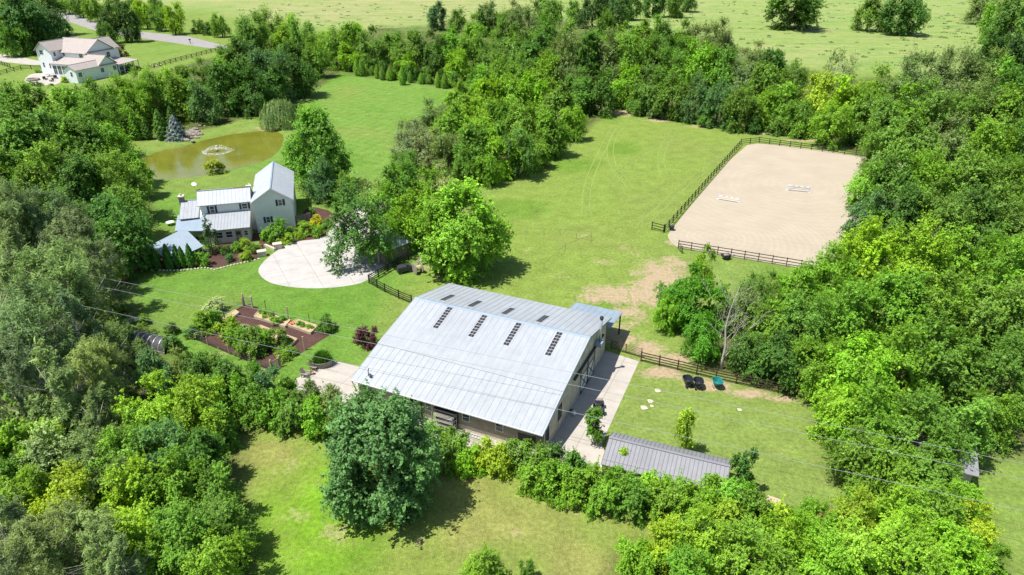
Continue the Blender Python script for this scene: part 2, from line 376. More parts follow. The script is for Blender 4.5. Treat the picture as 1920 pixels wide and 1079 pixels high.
for a_ in ((1240, 518, 66, 46, .9), (1205, 555, 76, 36, .86), (1150, 552, 86, 28, .9), (1262, 496, 44, 26, .8), (1225, 540, 60, 30, .95), (1180, 585, 50, 24, .8), (1112, 560, 50, 16, .75), (1180, 600, 60, 30, .6), (1135, 490, 34, 12, .6), (1090, 442, 22, 5, .65), (985, 476, 12, 4, .5), (925, 492, 10, 3, .5),
           (1160, 632, 40, 28, 1.), (1215, 655, 46, 26, .95), (1260, 675, 60, 16, .9), (1240, 700, 55, 16, 1.), (1330, 722, 60, 16, 1.), (1400, 738, 60, 14, .95), (1465, 748, 45, 9, .95), (1500, 752, 30, 7, .8),
           (1170, 212, 46, 8, 1.), (1130, 200, 26, 8, 1.), (1245, 226, 50, 5, .9), (1330, 238, 50, 5, .9), (1420, 250, 50, 5, .9), (1510, 263, 60, 5, .85), (1260, 455, 22, 8, .8), (1400, 498, 60, 4, .5),
           (810, 500, 40, 22, .75), (840, 520, 34, 14, .6), (870, 545, 40, 12, .5), (400, 660, 60, 10, .5), (480, 695, 50, 10, .62), (560, 745, 40, 10, .6), (470, 800, 45, 12, .75), (345, 250, 44, 8, .85), (500, 240, 40, 5, .8), (300, 262, 30, 5, .6),
           (735, 940, 60, 22, .6), (930, 975, 20, 6, .55), (660, 900, 60, 30, .42), (560, 960, 60, 40, .45), (960, 1000, 90, 20, .42), (1420, 975, 80, 14, .5), (1560, 950, 50, 16, .5), (1110, 868, 20, 10, .6), (1548, 905, 26, 14, .5), (700, 140, 60, 1.5, .5), (820, 155, 60, 2, .6), (1340, 750, 6, 3, .7), (1090, 600, 60, 30, .42), (1040, 520, 60, 20, .4), (1000, 470, 60, 30, .38), (1180, 470, 60, 30, .45), (620, 1000, 90, 40, .5), (800, 1020, 120, 30, .45), (1080, 960, 80, 20, .45), (540, 870, 40, 40, .45), (1450, 850, 80, 30, .42), (1360, 800, 60, 20, .4), (1480, 940, 50, 20, .5)):
    ell(*a_)
mow = np.zeros(X.shape); mow = np.maximum(mow, soft(upper, 6)); mow = np.maximum(mow, .25*soft(lawnA, 10))
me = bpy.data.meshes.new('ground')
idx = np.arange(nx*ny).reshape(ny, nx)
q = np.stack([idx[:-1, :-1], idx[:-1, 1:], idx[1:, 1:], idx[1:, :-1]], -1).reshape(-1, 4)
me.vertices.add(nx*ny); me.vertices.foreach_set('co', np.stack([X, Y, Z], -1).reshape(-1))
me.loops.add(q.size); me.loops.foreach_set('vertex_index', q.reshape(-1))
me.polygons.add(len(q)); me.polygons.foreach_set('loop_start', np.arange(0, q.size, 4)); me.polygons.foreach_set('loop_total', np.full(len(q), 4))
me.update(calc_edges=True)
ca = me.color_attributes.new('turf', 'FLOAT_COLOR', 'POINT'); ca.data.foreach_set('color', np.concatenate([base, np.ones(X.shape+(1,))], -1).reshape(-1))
for nm, ar in (('dirt', dirt), ('mow', mow), ('far', fm)):
    at = me.attributes.new(nm, 'FLOAT', 'POINT'); at.data.foreach_set('value', ar.reshape(-1))
def ground_mat():
    s = N('turf_and_soil'); tc = s.n('TexCoord').outputs['Object']
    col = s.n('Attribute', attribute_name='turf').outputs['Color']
    dm = s.n('Attribute', attribute_name='dirt').outputs['Fac']; mw = s.n('Attribute', attribute_name='mow').outputs['Fac']
    f1 = noise(s, tc, .35, 5, .65); f2 = noise(s, tc, 2.2, 5, .7); f3 = noise(s, tc, 9, 2, .6); f4 = noise(s, tc, .07, 3, .6)
    v = s.n('Math', {0: ramp(s, f1, .3, .7, .82, 1.18), 1: ramp(s, f2, .25, .75, .6, 1.4)}, operation='MULTIPLY').outputs[0]
    v = s.n('Math', {0: v, 1: ramp(s, f3, .25, .75, .75, 1.25)}, operation='MULTIPLY').outputs[0]
    # mower passes: two crossing directions, a few per cent
    def band(rot, per):
        m_ = s.n('Mapping', {'Vector': tc, 'Rotation': (0, 0, R(rot))}).outputs[0]
        wv = s.n('TexWave', {'Vector': m_, 'Scale': per, 'Distortion': .6, 'Detail': 1.}, wave_type='BANDS', bands_direction='X').outputs[1]
        return ramp(s, wv, .2, .8, -.03, .03)
    bb = s.n('Math', {0: band(20, .11), 1: band(-58, .11)}, operation='ADD').outputs[0]
    bb = s.n('Math', {0: s.n('Math', {0: bb, 1: mw}, operation='MULTIPLY').outputs[0], 1: 1.0}, operation='ADD').outputs[0]
    v = s.n('Math', {0: v, 1: bb}, operation='MULTIPLY').outputs[0]
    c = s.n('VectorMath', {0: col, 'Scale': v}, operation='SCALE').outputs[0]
    # clover and dry blades
    c = mixc(s, ramp(s, noise(s, tc, .8, 4, .7), .55, .72, 0, .5), c, (.23, .225, .085))
    c = mixc(s, ramp(s, noise(s, tc, 1.7, 4, .75), .60, .72, 0, .45), c, (.075, .17, .02))
    fa = s.n('Attribute', attribute_name='far').outputs['Fac']
    fmn = s.n('Math', {0: fa, 1: ramp(s, noise(s, s.n('Mapping', {'Vector': tc, 'Scale': (.5, 1, 1)}).outputs[0], .09, 6, .68), .48, .66, 0, .75)}, operation='MULTIPLY').outputs[0]
    c = mixc(s, fmn, c, (.11, .21, .05))
    fms = s.n('Math', {0: fa, 1: ramp(s, noise(s, s.n('Mapping', {'Vector': tc, 'Scale': (.35, 1, 1), 'Location': (70, 20, 0)}).outputs[0], .12, 6, .7), .5, .66, 0, .7)}, operation='MULTIPLY').outputs[0]
    c = mixc(s, fms, c, (.30, .27, .13))
    dsum = s.n('Math', {0: dm, 1: ramp(s, noise(s, tc, .55, 6, .72), .2, .8, -.5, .5)}, operation='ADD').outputs[0]
    dcol = mixc(s, ramp(s, f2, .35, .65), (.31, .225, .15), (.42, .32, .215))
    c = mixc(s, ramp(s, dsum, .44, .86, 0, .9), c, dcol)
    hb = s.n('Math', {0: f2, 1: f3}, operation='ADD').outputs[0]
    b = s.n('Bump', {'Height': hb, 'Strength': .8, 'Distance': .15}).outputs[0]
    return s.out(s.n('BsdfPrincipled', {'Base Color': c, 'Roughness': .95, 'Specular IOR Level': .08, 'Normal': b}).outputs[0])
me.materials.append(ground_mat())
tag(link('ground', me), kind='structure')
sheet('water', smoothpoly(pond, 0), -.3, 'water')
for o in [bpy.data.objects['water']]:       # widen the water under the banks
    c_ = sum((Vector(v.co) for v in o.data.vertices), Vector())/len(o.data.vertices)
    for v in o.data.vertices: v.co = c_+(v.co-c_)*1.03

# roads, concrete, sand
road_u = [(-60, -45), (20, -14), (95, 12), (140, 25), (188, 44), (265, 60), (350, 68), (425, 87), (520, 118)]
road_l = [(520, 128), (432, 94), (388, 90), (260, 71), (185, 60), (105, 33), (20, 6), (-60, -22)]
sheet('road', px(*road_u, *road_l), .004, 'road')
sheet('house_driveway', px((-60, 96), (0, 102), (30, 105), (60, 112), (84, 116), (92, 124), (60, 122), (0, 116), (-60, 112)), .004, 'concrete')
sheet('neighbour_patio', smoothpoly(px((58, 138), (96, 136), (118, 146), (112, 158), (80, 161), (52, 156), (44, 150)), 1), .006, 'concrete')
sheet('driveway', smoothpoly(px((483, 512), (487, 498), (508, 478), (535, 460), (560, 447), (590, 438), (640, 405), (700, 372), (768, 384), (776, 432), (748, 476), (692, 528), (645, 538), (590, 542), (535, 538), (500, 529)), 2), .008, 'drive')
sheet('patio', px((628, 677.5), (705, 695), (705, 770), (560, 775), (545, 745), (554, 711)), .008, 'concrete')
sheet('sand_arena', smoothpoly(px((1250, 438), (1390, 274), (1432, 268), (1604, 291), (1720, 312), (1720, 540), (1540, 509), (1272, 466), (1256, 452)), 1), .008, 'sand')
# mower and tractor tracks across the paddock, worn lighter into the grass
tz = [0]
def track(pts, wd=.32, gap=1.5, name='tractor_track'):
    P_ = [G(*p) for p in pts]
    for _ in range(3):
        o = [P_[0]]
        for i in range(len(P_)-1): o += [P_[i]*.75+P_[i+1]*.25, P_[i]*.25+P_[i+1]*.75]
        P_ = o+[P_[-1]]
    mb = MB(); tz[0] += 1
    for off in (-gap/2, gap/2):
        vv = []; ff = []
        for i, p in enumerate(P_):
            d = (P_[min(i+1, len(P_)-1)]-P_[max(i-1, 0)]).normalized(); n_ = Vector((d.y, -d.x, 0))
            w2 = wd*(.6+.4*math.sin(i*1.7)**2)
            z_ = Vector((0, 0, .006+.006*tz[0])); vv += [p+n_*(off-w2/2)+z_, p+n_*(off+w2/2)+z_]
            if i: k = 2*i; ff.append((k-2, k-1, k+1, k))
        mb.add(vv, ff)
    o = mb.build('tractor_tracks', M['trackgrass']); 
    tag(o, kind='structure')
M['trackgrass'] = simple('worn_grass', (.168, .232, .05), .95, var=.25, scale=1.5)
for t_ in ([(1150, 240), (1120, 300), (1100, 350), (1098, 400)], [(1190, 218), (1150, 250), (1140, 300), (1180, 350)], [(1375, 285), (1290, 340), (1230, 400), (1200, 425)], [(1270, 235), (1235, 290), (1245, 330)], [(1280, 250), (1180, 300), (1140, 360)]):
    track(t_)
# ---------------------------------------------------------------- foliage meshes
def leaf_mesh(name, P, Nn, size, tint, mat, asp=.62, droop=None):
    """P points, Nn normals: one rhombus leaf spray each"""
    n = len(P); r = rng.normal(size=(n, 3)); Nn = Nn/np.linalg.norm(Nn, axis=1, keepdims=True)
    if droop is not None: r = droop
    u = r-(r*Nn).sum(1, keepdims=True)*Nn; u /= np.linalg.norm(u, axis=1, keepdims=True)+1e-9
    v = np.cross(Nn, u); s = (size*np.exp(rng.normal(-.05, .36, n)))[:, None] if np.ndim(size) == 0 else size[:, None]
    bend = Nn*s*.16
    V = np.stack([P-u*s*.5-bend, P+v*s*.5*asp, P+u*s*.5-bend, P-v*s*.5*asp], 1).reshape(-1, 3)
    me = bpy.data.meshes.new(name); me.vertices.add(4*n); me.vertices.foreach_set('co', V.astype(np.float32).reshape(-1))
    me.loops.add(4*n); me.loops.foreach_set('vertex_index', np.arange(4*n, dtype=np.int32))
    me.polygons.add(n); me.polygons.foreach_set('loop_start', np.arange(0, 4*n, 4, dtype=np.int32)); me.polygons.foreach_set('loop_total', np.full(n, 4, np.int32))
    me.update(calc_edges=True)
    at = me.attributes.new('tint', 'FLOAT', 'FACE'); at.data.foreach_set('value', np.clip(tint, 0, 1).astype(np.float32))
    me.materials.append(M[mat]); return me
def rdir(n):
    d = rng.normal(size=(n, 3)); return d/np.linalg.norm(d, axis=1, keepdims=True)
def lobes(d, k, amp):
    f = np.zeros(len(d))
    for _ in range(k):
        a_ = rdir(1)[0]; f += np.maximum(0, (d@a_))**4*rng.uniform(.5, 1.3)
    return 1+amp*(f-f.mean())/max(f.std(), 1e-6)*.5
def crown(name, W=10., Hh=11.6, cz=5.9, nb=17, tw=46, per=26, rb=(1.3, 2.4), leaf=.25, amp=.2, flat=.85, inner=.45, shape='round', mat='leaf', droop_=0., up=.35, tl=1., wid=.13, asp=.62):
    """boughs spread through an egg-shaped volume, each bough a burst of leafy twigs"""
    k = np.arange(nb)+.5; ph = k*2.399963+rng.random()*6; zz = 1-1.72*k/nb                      # more boughs above than below
    d = np.stack([np.sqrt(1-zz**2)*np.cos(ph), np.sqrt(1-zz**2)*np.sin(ph), zz], -1)+rng.normal(0, .2, (nb, 3)); d /= np.linalg.norm(d, axis=1, keepdims=True)
    rad = inner+(1-inner)*rng.random(nb)**.6; rad *= 1+rng.normal(0, amp, nb)
    rbs = rng.uniform(*rb, nb)*W/10
    bc = d*np.array([W/2, W/2, Hh/2])*np.clip(rad, .2, 1.15)[:, None]*.78
    if shape == 'cone':
        t = (bc[:, 2]/(Hh/2)+1)/2; bc[:, :2] *= np.clip(1.3*(1-t)+.1, .08, 1)[:, None]; rbs *= (.55+.6*(1-t))
    bt = rng.normal(.45, .09, nb); P = []; Nn = []; T = []
    for b in range(nb):
        out = bc[b]/(np.linalg.norm(bc[b])+1e-6); m = max(6, int(tw*(rbs[b]/(np.mean(rb)*W/10))**2)); sq = np.array([1., 1., flat])*rng.uniform(.8, 1.25, 3)
        e = rdir(m)+out*.6+np.array([0, 0, up]); e /= np.linalg.norm(e, axis=1, keepdims=True)
        L_ = rbs[b]*rng.uniform(.7, 1.25, m)*tl
        s0 = bc[b]+rng.normal(0, rbs[b]*.22, (m, 3))
        t = rng.random((m, per))**.62
        side = rdir(m); cv = np.array([0, 0, -.22]) if not droop_ else np.array([0, 0, -droop_])
        p_ = s0[:, None, :]+e[:, None, :]*(L_[:, None]*t)[..., None]*sq+(t**2)[..., None]*L_[:, None, None]*(cv+side*.18)[:, None, :]
        p_ = p_+rng.normal(0, 1, (m, per, 3))*(wid*W/10*(1.5-.9*t))[..., None]
        nn = e[:, None, :]*.35+rng.normal(0, .5, (m, per, 3))+np.array([0, 0, .6])+out*.4
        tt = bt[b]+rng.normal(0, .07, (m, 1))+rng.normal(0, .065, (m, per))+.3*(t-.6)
        P.append(p_.reshape(-1, 3)); Nn.append(nn.reshape(-1, 3)); T.append(tt.reshape(-1))
    P = np.concatenate(P); Nn = np.concatenate(Nn); T = np.concatenate(T)
    P[:, :2] *= (W/2)/np.percentile(np.hypot(P[:, 0], P[:, 1]), 97); lo, hi = np.percentile(P[:, 2], [1.5, 98.5]); P[:, 2] = (P[:, 2]-(lo+hi)/2)*Hh/(hi-lo)+cz
    ok = P[:, 2] > .08; P = P[ok]; Nn = Nn[ok]; T = T[ok]
    return leaf_mesh(name, P, Nn, leaf, T, mat, asp)
def pine_crown(name, W=10., Hh=12.5, cz=7.2, n=120, per=130):
    d = rdir(n); d[:, 2] = np.where(d[:, 2] < -.5, -d[:, 2], d[:, 2]); rad = (.3+.7*rng.random(n)**.6)*lobes(d, 8, .25)
    ctr = d*np.array([W/2, W/2, Hh/2])*rad[:, None]*.88; ctr[:, 2] += cz
    P = []; Nn = []; T = []; U = []
    for i in range(n):
        m = per; e = rdir(m); out = ctr[i]-np.array([0, 0, cz]); out /= np.linalg.norm(out)
        q_ = e+out*.5+np.array([0, 0, .5]); q_ /= np.linalg.norm(q_, axis=1, keepdims=True); r_ = rng.uniform(.35, .75)
        tuft = rng.integers(0, 9, m); tc_ = rdir(9)*.75*np.array([1, 1, .5])
        P.append(ctr[i]+tc_[tuft]+q_*r_*.7); U.append(q_); Nn.append(np.cross(q_, rdir(m))+1e-3); T.append(rng.normal(.5, .12)+rng.normal(0, .1, m))
    P = np.concatenate(P)
    return leaf_mesh(name, P, np.concatenate(Nn), .5, np.concatenate(T), 'needle', .16, droop=np.concatenate(U))
def column_crown(name, W=2., Hh=6., n=5200, leaf=.2, mat='leaf', cone=.75, jag=.12, cz=0):
    z = rng.random(n)**.85; th = rng.random(n)*2*math.pi
    prof = np.clip(np.sin(np.pi*np.clip(z*.93+.05, 0, 1)**.6), 0, 1)**.7 if cone < .9 else (1-z)**.85*.96+.04
    lob = 1+jag*np.sin(th*5+z*9)+jag*np.sin(th*9-z*31)+jag*.8*np.sin(z*44+th*2)
    r_ = W/2*prof*lob*(.75+.25*rng.random(n))
    P = np.stack([r_*np.cos(th), r_*np.sin(th), cz+z*Hh], -1)
    Nn = np.stack([np.cos(th), np.sin(th), np.full(n, .45)], -1)+rdir(n)*.5
    return leaf_mesh(name, P, Nn, leaf, .5+.15*np.sin(th*5+z*9)+rng.normal(0, .12, n), mat)
def willow_crown(name):
    P = []; U = []; T = []
    for i in range(330):
        th = rng.random()*2*math.pi; r0 = 1.2+3.6*rng.random()**.6; top = 7.4-.17*r0*r0+rng.normal(0, .4); ln = rng.uniform(2.2, 5.5)*(r0/4.5)**.4
        m = 70; t = np.linspace(0, 1, m)
        x = r0*math.cos(th)*(1+.10*np.sqrt(t)); y = r0*math.sin(th)*(1+.10*np.sqrt(t)); z = np.maximum(.25, top-ln*t)
        P.append(np.stack([x, y, z], -1)+rng.normal(0, .1, (m, 3))); U.append(np.tile([0, 0, -1.], (m, 1))+rng.normal(0, .35, (m, 3))); T.append(rng.normal(.5, .13)+rng.normal(0, .1, m))
    P = np.concatenate(P); nn = P*np.array([1, 1, 0])+rng.normal(0, 1.5, P.shape)+np.array([0, 0, 1.])
    return leaf_mesh(name, P, nn, .34, np.concatenate(T), 'leaf', .3, droop=np.concatenate(U))

LM = {}
LM['oak'] = [crown('oak_crown_%s' % k, nb=19, tw=52) if k in 'ac' else crown('oak_crown_%s' % k, nb=25, tw=62, Hh=11, inner=.6, amp=.15, rb=(1.3, 2.2), tl=.95) for k in 'abcd']
LM['full'] = [crown('full_crown', nb=26, tw=68, Hh=11, cz=5.6, inner=.55, amp=.2, rb=(1.2, 2.5))]
LM['elm'] = [crown('elm_crown_%s' % k, Hh=11, cz=5.6, nb=14, tw=66, rb=(1.1, 2.9), amp=.28, flat=.8, inner=.3, tl=1.1) for k in 'abc']
LM['layer'] = [crown('layered_crown_%s' % k, Hh=11, cz=5.6, nb=24, tw=38, rb=(1.1, 2.4), flat=.5, amp=.25, inner=.35, droop_=.35, up=.1, leaf=.27) for k in 'ab']
LM['airy'] = [crown('airy_crown', Hh=10.5, cz=6.4, nb=20, tw=30, per=24, amp=.25, inner=.35, leaf=.27), crown('loose_crown', Hh=10.5, cz=6.4, nb=18, tw=26, per=20, amp=.3, inner=.3, leaf=.26)]
LM['feather'] = [crown('feathery_crown_%s' % k, Hh=11.6, cz=5.9, nb=26, tw=52, per=24, rb=(.9, 2.), leaf=.2, amp=.22, up=.7, tl=1.3, wid=.1) for k in 'abc']
LM['pine'] = [crown('pine_crown_%s' % k, Hh=13.5, cz=7.4, nb=17, tw=30, per=50, rb=(1.1, 2.7), leaf=.42, amp=.3, flat=.6, inner=.35, mat='needle', up=.5, wid=.2, asp=.17) for k in 'abc']
LM['dense'] = [crown('dense_round_crown', Hh=10.8, cz=5.5, nb=34, tw=74, per=26, rb=(1.4, 2.1), leaf=.24, amp=.07, inner=.72, tl=.95)]
LM['shrub'] = [crown('shrub_%s' % k, W=5, Hh=4.6, cz=2.0, nb=12, tw=40, per=20, leaf=.19, amp=.28, inner=.4, wid=.2) for k in 'abc']
LM['column'] = [column_crown('arborvitae_foliage')]
LM['spruce'] = [column_crown('spruce_foliage', 5.4, 8, 13000, .26, 'needle', 1., .16)]
LM['cypress'] = [crown('cypress_crown', W=4.5, Hh=10, cz=5.1, nb=34, tw=16, per=22, rb=(1.6, 3.), leaf=.2, shape='cone', amp=.3, flat=.5, mat='needle', droop_=.4)]
LM['willow'] = [willow_crown('willow_crown')]
LM['sapling'] = [crown('sapling_crown', W=3.2, Hh=4.6, cz=3., nb=12, tw=30, per=18, rb=(1.6, 3.2), leaf=.2, amp=.35, inner=.3, wid=.3), crown('young_tree_crown', W=3.2, Hh=5., cz=2.9, nb=18, tw=26, per=18, rb=(1.6, 3.2), leaf=.2, amp=.3, inner=.3, shape='cone', wid=.3)]
LM['plant'] = [crown('plant_%s' % k, W=1.4, Hh=1.1, cz=.45, nb=7, tw=12, per=12, rb=(2, 4), leaf=.13, amp=.25, inner=.3, wid=.5) for k in 'ab']
NOM = dict(oak=(10, .62), dense=(10, .56), full=(10, .56), elm=(10, .54), layer=(10, .58), airy=(10, .64), feather=(10, .6), pine=(10, .75), shrub=(5, .38), column=(2, 1.4), spruce=(4.5, .85), cypress=(4.5, 1.15), willow=(10, .42), sapling=(3.2, .95), plant=(1.4, .36))
def trunk_mesh(name, mat, height, r, limbs=7, seed=0, lean=0., spread=3.2, top=.75):
    rr = random.Random(seed); mb = MB()
    pts = [Vector((lean*t*t*height*.3+rr.uniform(-.1, .1)*t, rr.uniform(-.12, .12)*t, height*t)) for t in (0, .03, .15, .35, .55, .75, top+.2)]
    mb.tube(pts, [r*1.5, r*1.15, r, r*.85, r*.6, r*.35, r*.1], 8)
    for k in range(limbs):
        t = rr.uniform(.22, .8); i = min(int(t*6), 5); p0 = pts[i].lerp(pts[i+1], .5); th = rr.uniform(0, 6.28); L_ = spread*rr.uniform(.6, 1.15)*(1.1-.4*t)
        dv = Vector((math.cos(th), math.sin(th), rr.uniform(.35, .9)))
        p1 = p0+dv*L_*.45; p2 = p0+Vector((dv.x*L_, dv.y*L_, dv.z*L_*1.15)); rb = r*.45*(1-.5*t)
        mb.tube([p0, p1, p2], [rb, rb*.6, rb*.15], 5)
        th2 = th+rr.uniform(-.9, .9); mb.tube([p1, p1+Vector((math.cos(th2), math.sin(th2), .6))*L_*.45], [rb*.5, rb*.1], 4)
    return mb.mesh(name, M[mat], True)
TM = {'oak': [trunk_mesh('trunk_a', 'bark', 8.2, .3, 8, 1), trunk_mesh('trunk_b', 'bark', 7.8, .26, 8, 2, .5)]}
for k in ('elm', 'layer', 'feather', 'dense', 'full'): TM[k] = TM['oak']
TM['airy'] = [trunk_mesh('trunk_c', 'palebark', 9, .22, 12, 3)]
TM['pine'] = [trunk_mesh('pine_trunk', 'palebark', 13, .28, 30, 4, .3, 4.9), trunk_mesh('pine_trunk_b', 'palebark', 12.5, .25, 26, 14, -.4, 5.2)]
TM['willow'] = [trunk_mesh('willow_trunk', 'bark', 5.5, .35, 7, 5)]
TM['column'] = [trunk_mesh('column_stem', 'bark', 4.5, .07, 0, 6)]
TM['spruce'] = [trunk_mesh('spruce_trunk', 'bark', 6.5, .13, 0, 7)]
TM['cypress'] = [trunk_mesh('cypress_trunk', 'bark', 8, .13, 8, 8, 0, 1.2)]
TM['sapling'] = [trunk_mesh('sapling_stem', 'greybark', 4.2, .06, 6, 9, 0, 1.1)]
TM['dead'] = []
TONE = {'dark': (.078, .175, .036), 'deep': (.10, .225, .036), 'mid': (.152, .305, .038), 'fresh': (.195, .385, .034), 'bright': (.25, .46, .03), 'lime': (.31, .48, .035),
        'sage': (.185, .28, .08), 'grey': (.26, .34, .15), 'pine': (.15, .225, .08), 'bluegreen': (.12, .25, .075), 'blue': (.22, .31, .34), 'purple': (.13, .05, .055), 'gold': (.56, .54, .03), 'pale': (.36, .47, .19), 'glossy': (.125, .295, .04)}
WORD = {'dark': 'dark green', 'deep': 'deep green', 'mid': 'mid green', 'fresh': 'fresh green', 'bright': 'bright green', 'lime': 'yellow-green', 'sage': 'dull sage green', 'grey': 'grey-green', 'pine': 'grey-green', 'bluegreen': 'bluish green', 'blue': 'silvery blue', 'purple': 'purple', 'gold': 'golden yellow', 'pale': 'pale green', 'glossy': 'glossy green'}
KIND = {'oak': ('leafy_tree', 'tree', 'round-crowned tree'), 'full': ('leafy_tree', 'tree', 'full leafy tree'), 'dense': ('leafy_tree', 'tree', 'dense round tree'), 'elm': ('leafy_tree', 'tree', 'ragged leafy tree'), 'layer': ('leafy_tree', 'tree', 'tiered leafy tree'), 'airy': ('leafy_tree', 'tree', 'thin-leaved tree'), 'feather': ('leafy_tree', 'tree', 'feathery tree'),
        'pine': ('pine_tree', 'pine tree', 'pine'), 'shrub': ('shrub', 'shrub', 'bushy shrub'), 'column': ('arborvitae', 'evergreen', 'narrow arborvitae'), 'spruce': ('spruce_tree', 'tree', 'spruce'), 'cypress': ('conifer_tree', 'tree', 'conifer'), 'willow': ('willow_tree', 'tree', 'weeping willow'), 'sapling': ('sapling', 'tree', 'young tree'), 'plant': ('garden_plant', 'plant', 'leafy plant')}
cnt = [0]
def plant_at(x, y, Wd, kind, tone, label, group=None, hs=1., z=0., name=None, cat=None):
    cnt[0] += 1; i = cnt[0]; rr = random.Random(i*13+5)
    nm, ct, _ = KIND[kind]; W0, _r = NOM[kind]; s = Wd/W0
    col = TONE[tone] if isinstance(tone, str) else tone
    k_ = rr.uniform(.88, 1.14); col = (col[0]*k_*rr.uniform(.9, 1.12), col[1]*k_, col[2]*k_*rr.uniform(.8, 1.2))
    me = LM[kind][i % len(LM[kind])]
    if kind in ('shrub', 'plant'):
        o = link(name or nm, me, None, col); o.location = (x, y, z)
    else:
        o = empty(name or nm, (x, y, z)); link('crown', me, o, col); link('trunk', TM[kind][i % len(TM[kind])], o)
    o.rotation_euler = (0, 0, rr.uniform(0, 6.28)); o.scale = (s, s, s*hs)
    tag(o, label, cat or ct, group); return o
def T(x, yc, wpx, kind, tone, label, group=None, hs=1., name=None, cat=None):
    """plant whose crown centre is surveyed at (x, yc) and whose crown spans wpx"""
    X_, Y_, W_ = crown_at(x, yc, wpx, NOM[kind][1]*hs)
    return plant_at(X_, Y_, W_, kind, tone, label, group, hs, name=name, cat=cat)
def ordn(n): return ['first', 'second', 'third', 'fourth', 'fifth', 'sixth', 'seventh', 'eighth', 'ninth', 'tenth', 'eleventh', 'twelfth', 'thirteenth', 'fourteenth', 'fifteenth', 'sixteenth', 'seventeenth', 'eighteenth', 'nineteenth', 'twentieth', 'twenty-first', 'twenty-second', 'twenty-third', 'twenty-fourth', 'twenty-fifth'][n]
def row(where, group, items, hs=1.):
    for i, (x, y, wd, kind, tone) in enumerate(sorted(items)):
        T(x, y, wd, kind, tone, '%s %s, %s from left %s' % (WORD[tone], KIND[kind][2], ordn(i), where), group, hs)
# ---------------------------------------------------------------- trees and shrubs
O, E_, L_, F_, A_, P_ = 'oak', 'elm', 'layer', 'feather', 'airy', 'pine'
row('in far belt behind the upper lawn', 'belt behind the upper lawn', [(456, 88, 56, E_, 'fresh'), (470, 72, 72, O, 'mid'), (505, 62, 70, F_, 'fresh'), (540, 68, 64, O, 'bright'), (575, 78, 66, E_, 'mid'), (606, 92, 50, O, 'fresh')])
row('in front belt behind the upper lawn', 'belt behind the upper lawn', [(455, 130, 92, O, 'deep'), (500, 138, 88, F_, 'bluegreen'), (548, 130, 82, O, 'deep'), (585, 110, 66, E_, 'mid'), (628, 92, 62, L_, 'fresh'), (662, 82, 66, O, 'fresh'), (655, 108, 44, E_, 'bright'), (700, 92, 68, L_, 'mid'), (738, 98, 60, E_, 'fresh'), (772, 98, 66, O, 'mid'), (765, 124, 42, L_, 'bright'), (808, 100, 70, L_, 'deep'), (845, 92, 66, O, 'fresh'), (850, 126, 50, E_, 'bright'), (888, 104, 68, L_, 'mid'), (920, 122, 66, F_, 'mid')])
row('in small stand by the straw field', 'trees beside the straw field', [(820, 30, 42, O, 'bluegreen'), (856, 40, 36, E_, 'mid'), (885, 58, 48, E_, 'fresh'), (915, 36, 50, O, 'deep'), (945, 62, 60, F_, 'mid'), (965, 30, 46, E_, 'sage')])
row('in back row of central thicket', 'central thicket beyond the paddock', [(990, 52, 74, F_, 'sage'), (1028, 34, 66, L_, 'mid'), (1020, 74, 74, F_, 'mid'), (1060, 76, 62, O, 'mid'), (1132, 62, 60, F_, 'mid'), (1168, 78, 60, L_, 'fresh'), (1202, 74, 58, O, 'fresh'), (1240, 72, 66, O, 'mid'), (1284, 76, 62, E_, 'mid'), (1330, 84, 74, F_, 'sage'), (1362, 92, 56, F_, 'grey'), (1412, 118, 62, F_, 'sage'), (1450, 128, 60, O, 'deep')])
row('in middle row of central thicket', 'central thicket beyond the paddock', [(968, 92, 78, L_, 'mid'), (1008, 114, 80, O, 'deep'), (1055, 118, 86, F_, 'sage'), (1100, 108, 84, O, 'mid'), (1140, 110, 84, F_, 'sage'), (1185, 116, 84, E_, 'fresh'), (1228, 118, 80, F_, 'mid'), (1268, 126, 84, F_, 'mid'), (1312, 130, 84, O, 'fresh'), (1358, 142, 84, E_, 'mid'), (1398, 150, 78, F_, 'sage'), (1436, 164, 76, O, 'mid'), (1486, 156, 62, O, 'mid')])
row('in front row of central thicket', 'central thicket beyond the paddock', [(1085, 172, 70, F_, 'mid'), (1128, 172, 70, O, 'deep'), (1178, 166, 68, E_, 'bright'), (1222, 176, 70, L_, 'mid'), (1262, 182, 66, O, 'mid'), (1304, 186, 70, F_, 'bluegreen'), (1346, 196, 70, L_, 'bluegreen'), (1388, 204, 68, O, 'mid'), (1428, 208, 66, E_, 'fresh'), (1470, 200, 74, O, 'fresh'), (1500, 222, 60, L_, 'mid'), (1540, 192, 88, E_, 'lime'), (1586, 200, 92, O, 'bright'), (1560, 236, 70, L_, 'fresh'), (1626, 220, 82, L_, 'mid'), (1652, 178, 88, E_, 'fresh')])
row('in undergrowth under central thicket', 'undergrowth along the thicket edge', [(1110, 200, 34, 'shrub', 'deep'), (1150, 192, 34, 'shrub', 'mid'), (1190, 196, 40, 'shrub', 'mid'), (1235, 208, 38, 'shrub', 'sage'), (1278, 214, 36, 'shrub', 'deep'), (1325, 224, 36, 'shrub', 'mid'), (1368, 230, 36, 'shrub', 'bluegreen'), (1412, 236, 36, 'shrub', 'deep'), (1456, 240, 36, 'shrub', 'mid'), (1500, 246, 36, 'shrub', 'fresh'), (1545, 254, 36, 'shrub', 'deep'), (1592, 258, 36, 'shrub', 'deep')])
